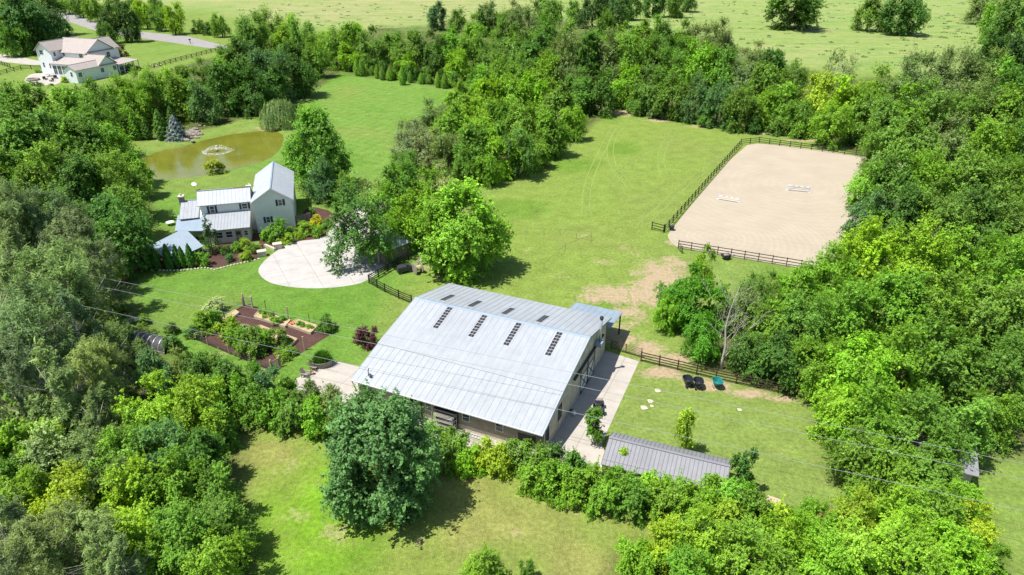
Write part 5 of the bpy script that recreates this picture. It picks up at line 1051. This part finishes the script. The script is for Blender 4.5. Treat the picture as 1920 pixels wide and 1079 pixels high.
# ---------------------------------------------------------------- dead trees
def dead_tree(name, base, height, r, n, seed, mat, label, spread=.5, up=1.):
    rr = random.Random(seed); root = empty(name, base, 0, label, 'tree'); m = MB(); b = MB()
    main = [Vector((rr.uniform(-.15, .15)*t*height*.3, rr.uniform(-.1, .1)*t*height*.3, height*t)) for t in (0, .12, .3, .5, .72, 1)]
    m.tube(main, [r*1.4, r, r*.8, r*.55, r*.3, r*.06], 8); m.build('trunk', mat, root, True)
    def branch(p, d, L, rad, dep):
        pts = [p]; 
        for k in range(4): d = (d+Vector((rr.uniform(-.25, .25), rr.uniform(-.25, .25), rr.uniform(-.05, .3)*up))).normalized(); pts.append(pts[-1]+d*L/4)
        b.tube(pts, [rad*(1-.2*k) for k in range(5)], 4, False)
        if dep:
            for _ in range(4): q = pts[rr.randint(1, 4)]; branch(q, (d+Vector((rr.uniform(-1, 1), rr.uniform(-1, 1), rr.uniform(-.2, .7)))).normalized(), L*rr.uniform(.35, .6), rad*.5, dep-1)
    for k in range(n):
        t = rr.uniform(.2, .95); i = min(int(t*5), 4); p = main[i].lerp(main[i+1], t*5-i if t*5-i < 1 else .5); th = rr.uniform(0, 6.28)
        branch(p, Vector((math.cos(th)*spread, math.sin(th)*spread, .6*up)).normalized(), height*rr.uniform(.3, .5)*(1.2-t*.7), r*.35*(1.2-t), 2)
    b.build('branches', mat, root)
dead_tree('dead_tree', G(1352, 692), 11.5, .17, 15, 3, 'palebark', 'bare pale dead tree behind the brown paddock fence', .42)
dead_tree('dead_tree', G(1568, 168), 9, .12, 22, 8, 'greybark', 'thin bare grey tree at the pasture edge', .7)
dead_tree('dead_tree', G(1884, 138), 17, .4, 9, 12, 'palebark', 'bare pale forked trunk inside the dark top right tree', .5)
dead_tree('dead_tree', G(60, 800), 13, .2, 14, 21, 'palebark', 'bare pale branches showing among the left pines', .8)
dead_tree('fallen_tree', G(1225, 34), 2.6, .35, 26, 30, 'greybark', 'pile of bleached fallen branches below the dark grove', 2.2, .12)
# ---------------------------------------------------------------- garden
sheet('garden_soil', px((456, 573), (478, 576), (500, 583), (618, 629), (510, 697), (356, 633), (372, 620), (412, 600)), .012, 'mulch')
gf = empty('garden_fence', G(510, 697), 0, 'low dark mesh fence on slim posts round the vegetable garden', 'fence')
o0 = G(510, 697); gp = px((510, 697), (430, 664), (356, 633), (410, 600), (456, 574))
for p in gp+px((390, 648), (470, 680)): MB().box(-.05, .05, -.05, .05, 0, 1.35).build('post', 'newwood', gf).location = p-o0
m = MB()
for a_, b_ in zip(gp, gp[1:]):
    n = int((b_-a_).length/.22)
    for k in range(n): p = a_.lerp(b_, k/n)-o0; m.bar(p+Vector((0, 0, .02)), p+Vector((0, 0, .95)), .018)
    for z_ in (.1, .3, .5, .7, .95): m.bar(a_-o0+Vector((0, 0, z_)), b_-o0+Vector((0, 0, z_)), .02)
m.build('netting', 'mesh', gf)
for i, (x, y, h, t_) in enumerate([(541, 598, 1.9, .14), (571, 657, 2.0, .14), (499, 581, 1.5, .06), (581, 607, 1.5, .06), (606, 628, 1.1, .06)]):
    o = MB().box(-t_/2, t_/2, -t_/2, t_/2, 0, h).box(-t_/2-.01, t_/2+.01, -t_/2-.01, t_/2+.01, h+.001, h+.05).build('garden_post', 'newwood' if t_ > .1 else 'darksteel'); o.location = G(x, y)
    tag(o, ['stout timber post behind the two far raised beds', 'stout timber post at right edge of the garden', 'thin dark stake behind the far left raised bed', 'thin dark stake behind the far right raised bed', 'thin short stake at right garden corner'][i], 'post')
def gate(x0, y0, x1, y1, h, label, mat='newwood'):
    a_, b_ = G(x0, y0), G(x1, y1); d = b_-a_; L = d.length; r_ = empty('garden_gate', a_, math.atan2(d.y, d.x), label, 'gate')
    for x in (0, L): MB().box(x-.08, x+.08, -.08, .08, 0, h+.35).build('post', mat, r_)
    m = MB(); m.box(.1, L-.1, -.03, .03, .15, .25); m.box(.1, L-.1, -.03, .03, h-.1, h); m.box(.1, .18, -.029, .029, .25, h-.1); m.box(L-.18, L-.1, -.029, .029, .25, h-.1); m.build('gate_frame', 'greywood', r_)
    m = MB(); [m.box(.2+(L-.4)*k/8, .23+(L-.4)*k/8, -.01, .01, .25, h-.1) for k in range(9)]; m.build('gate_mesh', 'steel', r_)
gate(458, 573, 474, 578, 1.55, 'timber-framed gate at top of the vegetable garden'); gate(510, 697, 526, 688, 1.35, 'mesh gate at bottom corner of the vegetable garden')
def bed(c4_, label, plants=(), h=.4):
    c4_ = [Vector(p) for p in c4_]; cen = sum(c4_, Vector())/4; r_ = empty('raised_bed', cen, 0, label, 'raised bed')
    for a_, b_ in zip(c4_, c4_[1:]+c4_[:1]):
        d = (b_-a_).normalized(); m = MB(); m.bar(a_-cen-d*.03+Vector((0, 0, h/2)), b_-cen+d*.03+Vector((0, 0, h/2)), .09, h); m.build('side_board', 'newwood', r_)
    MB().slab([(p-cen)*.97+Vector((0, 0, h-.06)) for p in c4_], .3).build('soil', 'soil', r_)
    rr = random.Random(len(label))
    for k, (u, v, s_, t_) in enumerate(plants):
        p = c4_[0].lerp(c4_[1], u).lerp(c4_[3].lerp(c4_[2], u), v)
        plant_at(p.x, p.y, s_, 'plant', t_, '%s in the %s' % (['leafy vegetable', 'bushy herb', 'low salad plant', 'spreading vegetable', 'small seedling', 'lush vegetable'][k % 6]+' %s from left' % ordn(k), label.split(',')[0]), 'garden plants', .7, h-.08)
bed(px((477, 597), (486, 587), (545, 604), (535, 616)), 'long far raised bed, beside top gate', ((.9, .08, 1.0, 'fresh'), (.85, .25, 1.2, 'fresh'), (.3, .3, .9, 'fresh'), (.9, .42, 1.2, 'mid'), (.3, .55, 1.0, 'fresh'), (.2, .72, 1.7, 'fresh'), (.7, .8, 1.3, 'mid'), (.6, .6, .7, 'sage')))
bed(px((541, 613), (557.5, 603), (596, 615), (583, 628)), 'short far raised bed, beside dark bush', ((.5, .12, .55, 'orange'), (.5, .32, 1.1, 'fresh'), (.4, .5, 1.0, 'mid'), (.5, .75, 1.0, 'fresh'), (.6, .9, .8, 'mid')) if False else ((.5, .32, 1.1, 'fresh'), (.4, .5, 1.0, 'mid'), (.5, .75, 1.0, 'fresh'), (.6, .9, .8, 'mid')))
bed(px((472, 628), (488, 614), (558, 640), (544, 654)), 'long near raised bed, behind leafy bushes', ((.5, .2, 1., 'sage'), (.6, .05, 1., 'pale'), (.6, .75, 1.1, 'sage'), (.5, .85, 1.1, 'bluegreen'), (.5, .92, 1., 'mid')))
bed(px((417, 602), (441, 585), (449, 590), (425, 608)), 'narrow shaded raised bed, under garden arch')
m = MB(); rr = random.Random(2); c = G(548, 612.5)
for k in range(14): m.blob((c.x+rr.uniform(-.25, .25), c.y+rr.uniform(-.25, .25), .45+rr.uniform(0, .2)), .09, (1, 1, .7), .2, 6)
tag(m.build('marigolds', 'orange'), 'clump of orange flowers in end of short raised bed', 'flowers')
ar = empty('garden_arch', G(405, 604), .5, 'dark arch carrying the pale vine', 'arch')
for x in (-1.2, 1.2): MB().box(x-.06, x+.06, -.06, .06, 0, 2.2).build('post', 'trim', ar)
MB().tube([(-1.2, 0, 2.2), (-.8, 0, 2.7), (0, 0, 2.9), (.8, 0, 2.7), (1.2, 0, 2.2)], .05, 6).build('arch_bow', 'trim', ar)
# hoop tunnel
ht = empty('hoop_tunnel', G(262, 648), .0, 'dark netted hoop tunnel with white hoops left of the garden', 'tunnel')
ax0 = G(256, 642); ax1 = G(322, 655); dv = (ax1-ax0); Lh = dv.length; ht.location = ax0; ht.rotation_euler = (0, 0, math.atan2(dv.y, dv.x))
m = MB(); ff = []; ns = 12
for i in range(2):
    for j in range(ns+1): t = math.pi*j/ns; m.v.append((Lh*i, 1.25*math.cos(t), 1.5*math.sin(t)))
m.f = [(j, j+1, j+ns+2, j+ns+1) for j in range(ns)]; m.build('netting_cover', 'mesh', ht, True)
for k in range(7):
    m = MB(); m.tube([(Lh*k/6, 1.29*math.cos(t), 1.54*math.sin(t)) for t in np.linspace(0, math.pi, 12)], .035, 5); m.build('hoop', 'alu', ht)
m = MB(); m.box(-.1, Lh+.1, -1.35, -1.27, 0, .3); m.box(-.1, Lh+.1, 1.27, 1.35, 0, .3); m.build('base_board', 'greywood', ht)
clump('stone_slab', 246, 602, [(-1, 1, -.6, .6, 0, .15), (-.8, .5, -.3, .5, .151, .25)], 'stone', 'pale stone slab above the hoop tunnel', 'stone', .4)
# patio: planter and chairs
pl_ = empty('stock_tank_planter', G(606, 686), .35, 'oval dark stock tank planter full of grass on the patio', 'planter')
m = MB(); n = 24; m.v = [(1.25*(1 if z_ else .94)*math.cos(2*math.pi*j/n), .75*(1 if z_ else .94)*math.sin(2*math.pi*j/n), z_) for z_ in (0, .75) for j in range(n)]
m.f = [(j, (j+1) % n, (j+1) % n+n, j+n) for j in range(n)]; m.f.append(tuple(range(n))[::-1]); m.build('tank', 'greywood', pl_)
MB().tube([(1.27*math.cos(t), .77*math.sin(t), .75) for t in np.linspace(0, 2*math.pi, 25)], .05, 6, False).build('rim', 'steel', pl_)
MB().add([(1.22*math.cos(2*math.pi*j/n), .72*math.sin(2*math.pi*j/n), .68) for j in range(n)], [tuple(range(n))]).build('soil', 'mulch', pl_)
P = np.stack([rng.normal(0, .5, 3000), rng.normal(0, .32, 3000), .7+rng.random(3000)*1.3], -1); P[:, 2] -= (P[:, 0]**2+P[:, 1]**2)*.35; P[:, 2] = np.maximum(P[:, 2], .68)
U = P*np.array([.7, .7, 0])+np.array([0, 0, 1.]); g_ = link('fine_grass_plant', leaf_mesh('fine_grass_plant', P, np.cross(U, rdir(3000))+1e-3, .42, np.clip(rng.normal(.5, .12, 3000), 0, 1), 'leaf', .12, droop=U), None, (.09, .24, .02)); g_.location = G(606, 686); g_.rotation_euler = (0, 0, .35); tag(g_, 'fine bright green grass growing in the oval patio planter', 'plant')
def chair(x, y, rot, label):
    r_ = empty('adirondack_chair', G(x, y), rot, label, 'chair', 'chairs on the patio')
    m = MB(); [m.bar((-.3+.12*k, -.3, .38), (-.3+.12*k, .35, .26), .1, .03) for k in range(6)]; m.build('seat', 'greywood', r_)
    m = MB(); [m.bar((-.3+.12*k, .3, .28), (-.34+.136*k, .72, 1.05-.02*abs(k-2.5)), .1, .025) for k in range(6)]; m.build('backrest', 'greywood', r_)
    for s_ in (-1, 1):
        MB().bar((s_*.4, -.35, 0), (s_*.4, -.35, .55), .05, .09).build('leg', 'greywood', r_); MB().bar((s_*.4, .45, 0), (s_*.4, .4, .55), .05, .09).build('leg', 'greywood', r_)
        MB().box(s_*.4-.08, s_*.4+.08, -.45, .55, .56, .59).build('armrest', 'greywood', r_)
chair(575, 706, R(75), 'grey slatted chair nearest the lawn corner of the patio'); chair(591, 693, R(70), 'grey slatted chair next to the oval planter')
clump('side_table', 586, 702, [(-.2, .2, -.2, .2, .4, .45), (-.17, -.12, -.17, -.12, 0, .4), (.12, .17, .12, .17, 0, .4), (-.17, -.12, .12, .17, 0, .4), (.12, .17, -.17, -.12, 0, .4)], 'rust', 'little rust-coloured side table between the two chairs', 'table', .3)
# ---------------------------------------------------------------- pond fountain, rocks
c = G(407, 282); c.z = -.3
fo = empty('pond_fountain', c, 0, 'white fountain spraying in the middle of the pond', 'fountain')
MB().tube([(0, 0, -.1), (0, 0, .25)], [.45, .3], 12).build('float', 'darksteel', fo)
P = []; rr = np.random.default_rng(5); n = 1500
th = rr.random(n)*6.283; t = rr.random(n)**.7; r_ = 2.75*(1+rr.normal(0, .05, n)); P = np.stack([r_*t*np.cos(th), r_*t*np.sin(th), .25+4*1.0*t*(1-t)*.95], -1); P += rr.normal(0, .05, P.shape)
n2_ = 2400; th = rr.random(n2_)*6.283; r_ = 2.8+rr.normal(0, .42, n2_)*(1+.4*np.sin(th*3)); P2 = np.stack([r_*np.cos(th)*1.12, r_*np.sin(th), .03+rr.random(n2_)*.08], -1)
n3_ = 260; P3 = np.stack([rr.normal(0, .09, n3_), rr.normal(0, .09, n3_), .3+rr.random(n3_)*1.2], -1)
for nm, PP, s_ in (('spray', P, .045), ('foam_ring', P2, .06), ('water_jet', P3, .09)):
    me = leaf_mesh(nm, PP, np.array([0, 0, 1.])+rdir(len(PP))*.5, s_, np.full(len(PP), .5), 'leaf', .9); me.materials.clear(); me.materials.append(M['foam']); link(nm, me, fo)
rr = random.Random(17)
rk = [(341, 261), (353, 250), (360, 246), (367, 243), (372, 248), (365, 254), (357, 260), (349, 264), (369, 259), (361, 266), (375, 253), (343, 259), (354, 255), (366, 249), (359, 251), (374, 237)]
for i, (x, y) in enumerate(rk):
    m = MB().blob((0, 0, .25), rr.uniform(.55, 1.), (1.2, .9, .55), .28, 7); o = m.build('boulder', 'darkstone'); o.location = G(x, y); o.rotation_euler = (0, 0, rr.uniform(0, 3))
    tag(o, 'rough brown boulder in the rock pile beside the blue spruce' if 0 < i < len(rk)-1 else ['boulder at the left foot of the rock pile by the blue spruce', '', 'topmost boulder of the rock pile by the blue spruce'][0 if i == 0 else 2], 'boulder', 'boulders at the pond inlet')
# ---------------------------------------------------------------- neighbour house
q_ = G(40+825/7.68, 50+820/7.68); NO, NX, NY = frame(q_, -72); nrz = R(72)
nh = empty('neighbour_house', NO, nrz, 'white two-storey house with brown shingle roofs at top left', 'house')
def wallbox(x0, x1, y0, y1, z0, z1, nm='wall'): return MB().box(x0, x1, y0, y1, z0, z1).build(nm, 'bluewhite', nh)
# annex along the front
MB().ext([(0, 0, 0), (0, 5.4, 0), (0, 5.4, 4.4), (0, 2.7, 5.95), (0, 0, 4.4)], (18.2, 0, 0)).build('annex_wall', 'bluewhite', nh)
gable(nh, -.35, 5.75, -.4, 18.6, 2.7, 4.4, 6.15, 'shingle', None, nm='annex_roof', ax='x')
MB().ext([(9.9, .0, 4.3), (18.2, 0, 4.3), (14.05, 0, 7.35)], (0, 9, 0)).build('cross_gable_wall', 'bluewhite', nh)
gable(nh, 9.5, 18.6, -.45, 8.99, 14.05, 4.3, 7.6, 'shingle', None, nm='cross_gable_roof')
MB().slab([(9.6, -.62, 4.4), (18.5, -.62, 4.4), (18.5, .0, 4.6), (9.6, 0, 4.6)], .12).build('gable_skirt', 'shingle', nh)
# tall block
MB().ext([(14, 9, 0), (27, 9, 0), (27, 9, 7.9), (20.5, 9, 11.9), (14, 9, 7.9)], (0, 16, 0)).build('tall_wall', 'bluewhite', nh)
gable(nh, 13.5, 27.5, 8.5, 25.5, 20.5, 7.75, 12.1, 'shingle', None, nm='tall_roof')
MB().slab([(13.6, 8.25, 7.9), (27.4, 8.25, 7.9), (27.4, 8.99, 8.15), (13.6, 8.99, 8.15)], .15).build('gable_skirt', 'shingle', nh)
gable(nh, 13.5, 24, 22, 34.5, 18, 7.75, 11., 'shingle', None, nm='far_roof', ax='x') if False else None
# left wing
MB().ext([(10, 21.4, 0), (10, 28.3, 0), (10, 28.3, 8.9), (10, 24.9, 11.6), (10, 21.4, 8.9)], (14, 0, 0)).build('left_wing_wall', 'bluewhite', nh)
gable(nh, 20.9, 28.8, 9.3, 26, 24.9, 8.6, 11.8, 'shingle', None, nm='left_wing_roof', ax='x')
MB().ext([(24, 13, 7.6), (24, 21, 7.6), (24, 17, 11)], (9, 0, 0)).build('right_wing_wall', 'bluewhite', nh); wallbox(27, 33, 13, 21, 0, 7.6, 'right_wing_wall')
gable(nh, 12.5, 21.5, 22, 33.4, 17, 7.5, 11.4, 'shingle', None, nm='right_wing_roof', ax='x')
# sun room
MB().box(8.6, 13.99, 9.3, 21.39, 0, 4.5).build('sunroom_wall', 'bluewhite', nh)
MB().slab([(8.1, 8.9, 4.55), (14.0, 8.9, 6.0), (14.0, 21.38, 6.0), (8.1, 21.38, 4.55)], .15).build('sunroom_roof', 'shingle', nh)
MB().box(5, 9.9, 5.41, 8.99, 0, 4.2).build('link_wall', 'bluewhite', nh)
MB().slab([(5, 5.4, 4.3), (14, 5.4, 5.4), (14, 8.98, 5.8), (5, 8.98, 4.5)], .12).build('link_roof', 'shingle', nh)
# porch right
MB().slab([(18.25, -.6, 3.6), (31.5, 2.5, 3.4), (31.5, 9.5, 3.4), (27.01, 16, 4.8), (27.01, 9.0, 4.8), (18.25, 8.95, 4.8)], .15).build('porch_roof', 'shingle', nh)
for x, y in ((18.6, -.4), (21.6, .3), (24.8, 1.), (28., 1.8), (31.2, 2.7), (31.2, 5.8), (31.2, 9.2)): MB().box(x-.12, x+.12, y-.12, y+.12, 0, 3.4).build('porch_post', 'white', nh)
MB().box(18.25, 31.3, 2.0, 9, 0, .4).build('porch_floor', 'greywood', nh)
MB().bar((18.6, -.4, 1.2), (31.2, 2.7, 1.2), .08, .1).build('porch_rail', 'white', nh)
dx = Vector((1, 0, 0)); dy = Vector((0, 1, 0)); nxn = Vector((-1, 0, 0)); nyn = Vector((0, -1, 0))
for x in (.9, 10.6, 16.2): win(nh, (0, 0, 0), dx, nyn, x, 1.5, 1.9, 1.6, mull=1)
win(nh, (0, 0, 0), dy, nxn, 1.6, 1.0, 2.2, 1.6)
win(nh, (0, 9, 0), dx, nyn, 23.2, 1.6, 5.0, 2.0, mull=1); win(nh, (14, 0, 0), dy, nxn, 10.6, 1.8, 6.1, 1.5, mull=1, frame='white'); win(nh, (14, 0, 0), dy, nxn, 19.2, 1.2, 6.4, 1.5)
win(nh, (10, 0, 0), dy, nxn, 25.0, 1.7, 7.2, 1.6, mull=1); win(nh, (10, 0, 0), dy, nxn, 26.0, .9, 2.6, 1.8); win(nh, (10, 0, 0), dy, nxn, 22.9, .9, 2.3, 1.8); win(nh, (0, 21.4, 0), dx, nyn, 11, 1.0, 6.6, 1.5)
for k in range(5): win(nh, (8.6, 0, 0), dy, nxn, 10.0+2.2*k, 1.8, .6, 3.2, mull=1)
# neighbour yard
fence('neighbour_fence', px((279, 131), (320, 119), (405, 97), (428, 92)), 'brown three-rail fence right of the neighbour lawn', 'brownfence', rails=3, h=1.6, sp=3.6, pw=.2, rw=.18)
fence('neighbour_fence', px((-20, 146), (0, 141), (40, 131), (78, 130)), 'near brown rail fence left of the neighbour house', 'brownfence', rails=3, h=1.6, sp=3.6, pw=.2, rw=.18)
fence('neighbour_fence', px((-20, 118), (0, 121), (20, 128)), 'far short brown rail fence at left picture edge', 'brownfence', rails=3, h=1.6, sp=3.6, pw=.2, rw=.18)
fp = empty('fire_pit', G(62, 151), 0, 'round stone fire pit on the neighbour terrace', 'fire pit')
MB().tube([(1.9*math.cos(t), 1.9*math.sin(t), .35) for t in np.linspace(0, 2*math.pi, 21)], .4, 6, False).build('stone_ring', 'darkstone', fp); MB().tube([(0, 0, .01), (0, 0, .2)], 1.5, 16).build('ash_bed', 'mulch', fp)
rr = random.Random(8)
for i, (x, y, l) in enumerate([(86, 150, 'dark patio chair left of the terrace table'), (97, 153, 'dark patio chair nearest the terrace edge'), (105, 148, 'dark patio chair beside the neighbour house wall')]):
    m = MB(); m.box(-.6, .6, -.5, .5, .3, .5); m.box(-.6, .6, .5, .65, .3, 1.2); [m.box(a_-.05, a_+.05, b_-.05, b_+.05, 0, .3) for a_ in (-.5, .5) for b_ in (-.4, .4)]
    o = m.build('patio_chair', 'darksteel'); o.location = G(x, y); o.rotation_euler = (0, 0, rr.uniform(0, 6)); tag(o, l, 'chair', 'chairs on the neighbour terrace')
m = MB(); m.tube([(0, 0, 0), (0, 0, .7)], .15, 8); m.tube([(0, 0, .7), (0, 0, .78)], 1.4, 14); o = m.build('patio_table', 'steel'); o.location = G(93, 143); tag(o, 'round grey table on the neighbour terrace', 'table')
m = MB(); m.box(-.12, .12, -.12, .12, 0, 2.2); m.box(-.3, .3, -.6, .6, 1.6, 2.1); o = m.build('mailbox', 'trim'); o.location = G(357, 82); tag(o, 'dark mailbox on a post beside the road', 'mailbox')
cp = empty('stone_lawn_boulders', G(292, 124), 0, 'pale stones at lower end of the neighbour fence', 'stones') 
for k in range(4): MB().blob((k*1.3-2, rr.uniform(-.6, .6), .25), .6, (1.1, .9, .6), .25, 7).build('stone', 'stone', cp)
# red playhouse at left edge
rh = empty('red_shed', G(-4, 192), .5, 'small dark red shed cut by the left picture edge', 'shed')
MB().box(-3.5, 3.5, -2.5, 2.5, 0, 2.2).build('wall', 'red', rh)
gable(rh, -2.9, 2.9, -3.8, 3.8, 0, 2.2, 3.2, 'greyroof', None, nm='roof', ax='x')
fence('shed_fence', px((-10, 176), (8, 178), (20, 186)), 'short dark fence beside the red shed', 'brownfence', rails=2, h=1.2, sp=2.4)
# grey shed in the right woods
rs = empty('woods_shed', G(1812, 925), R(-22), 'pale grey shed half buried in the right woods', 'shed')
MB().box(-7, 0, .2, 5.8, 0, 2.4).build('wall', 'boards', rs)
for a_, b_, c_, d__ in ((-.2, 2.4, 3.0, 3.5), (3.0, 3.5, 6.2, 2.4)): MB().slab([(-7.4, a_, b_), (.4, a_, b_), (.4, c_, d__), (-7.4, c_, d__)], .1).build('roof', 'greyroof', rs)
MB().ext([(-.12, .2, 2.4), (-.12, 5.8, 2.4), (-.12, 3.0, 3.4)], (.119, 0, 0)).build('gable_wall', 'boards', rs)
# electric fence wires across the paddock
ew = empty('wire_fence', G(930, 505), 0, 'thin electric wire fence on slim stakes across the paddock', 'fence'); o0 = G(930, 505)
P_w = px((925, 505), (1020, 505), (1060, 470), (1108, 452), (1108, 446), (1050, 441), (988, 440)); 
for p in P_w+px((975, 505), (1080, 449), (1020, 441)): MB().box(-.03, .03, -.03, .03, 0, 1.2).build('stake', 'greywood', ew).location = p-o0
m = MB(); [m.bar(a_-o0+Vector((0, 0, 1.1)), b_-o0+Vector((0, 0, 1.1)), .02) for a_, b_ in zip(P_w, P_w[1:])]; m.build('electric_wire', 'mesh', ew)
# ---------------------------------------------------------------- power lines
WZ = 8.5
def wire(pts, label):
    P_ = [G(x, y, WZ) for x, y in pts]; a_, b_ = P_[0], P_[-1]
    a2 = a_-(b_-a_)*.6; b2 = b_+(b_-a_)*.35
    n = 40; pp = [a2.lerp(b2, k/n)-Vector((0, 0, 0)) for k in range(n+1)]
    # pass through the surveyed middle point
    m_ = MB().tube(pp, .018, 5, False); tag(m_.build('power_line', 'wire'), label, 'power line', 'power lines over the barn')
wire([(220, 527), (1920, 870)], 'farthest of three power lines crossing over the barn roof'); wire([(228, 546), (1920, 899)], 'middle of three power lines crossing over the barn roof'); wire([(321, 610), (1920, 958)], 'nearest of three power lines crossing over the barn roof')
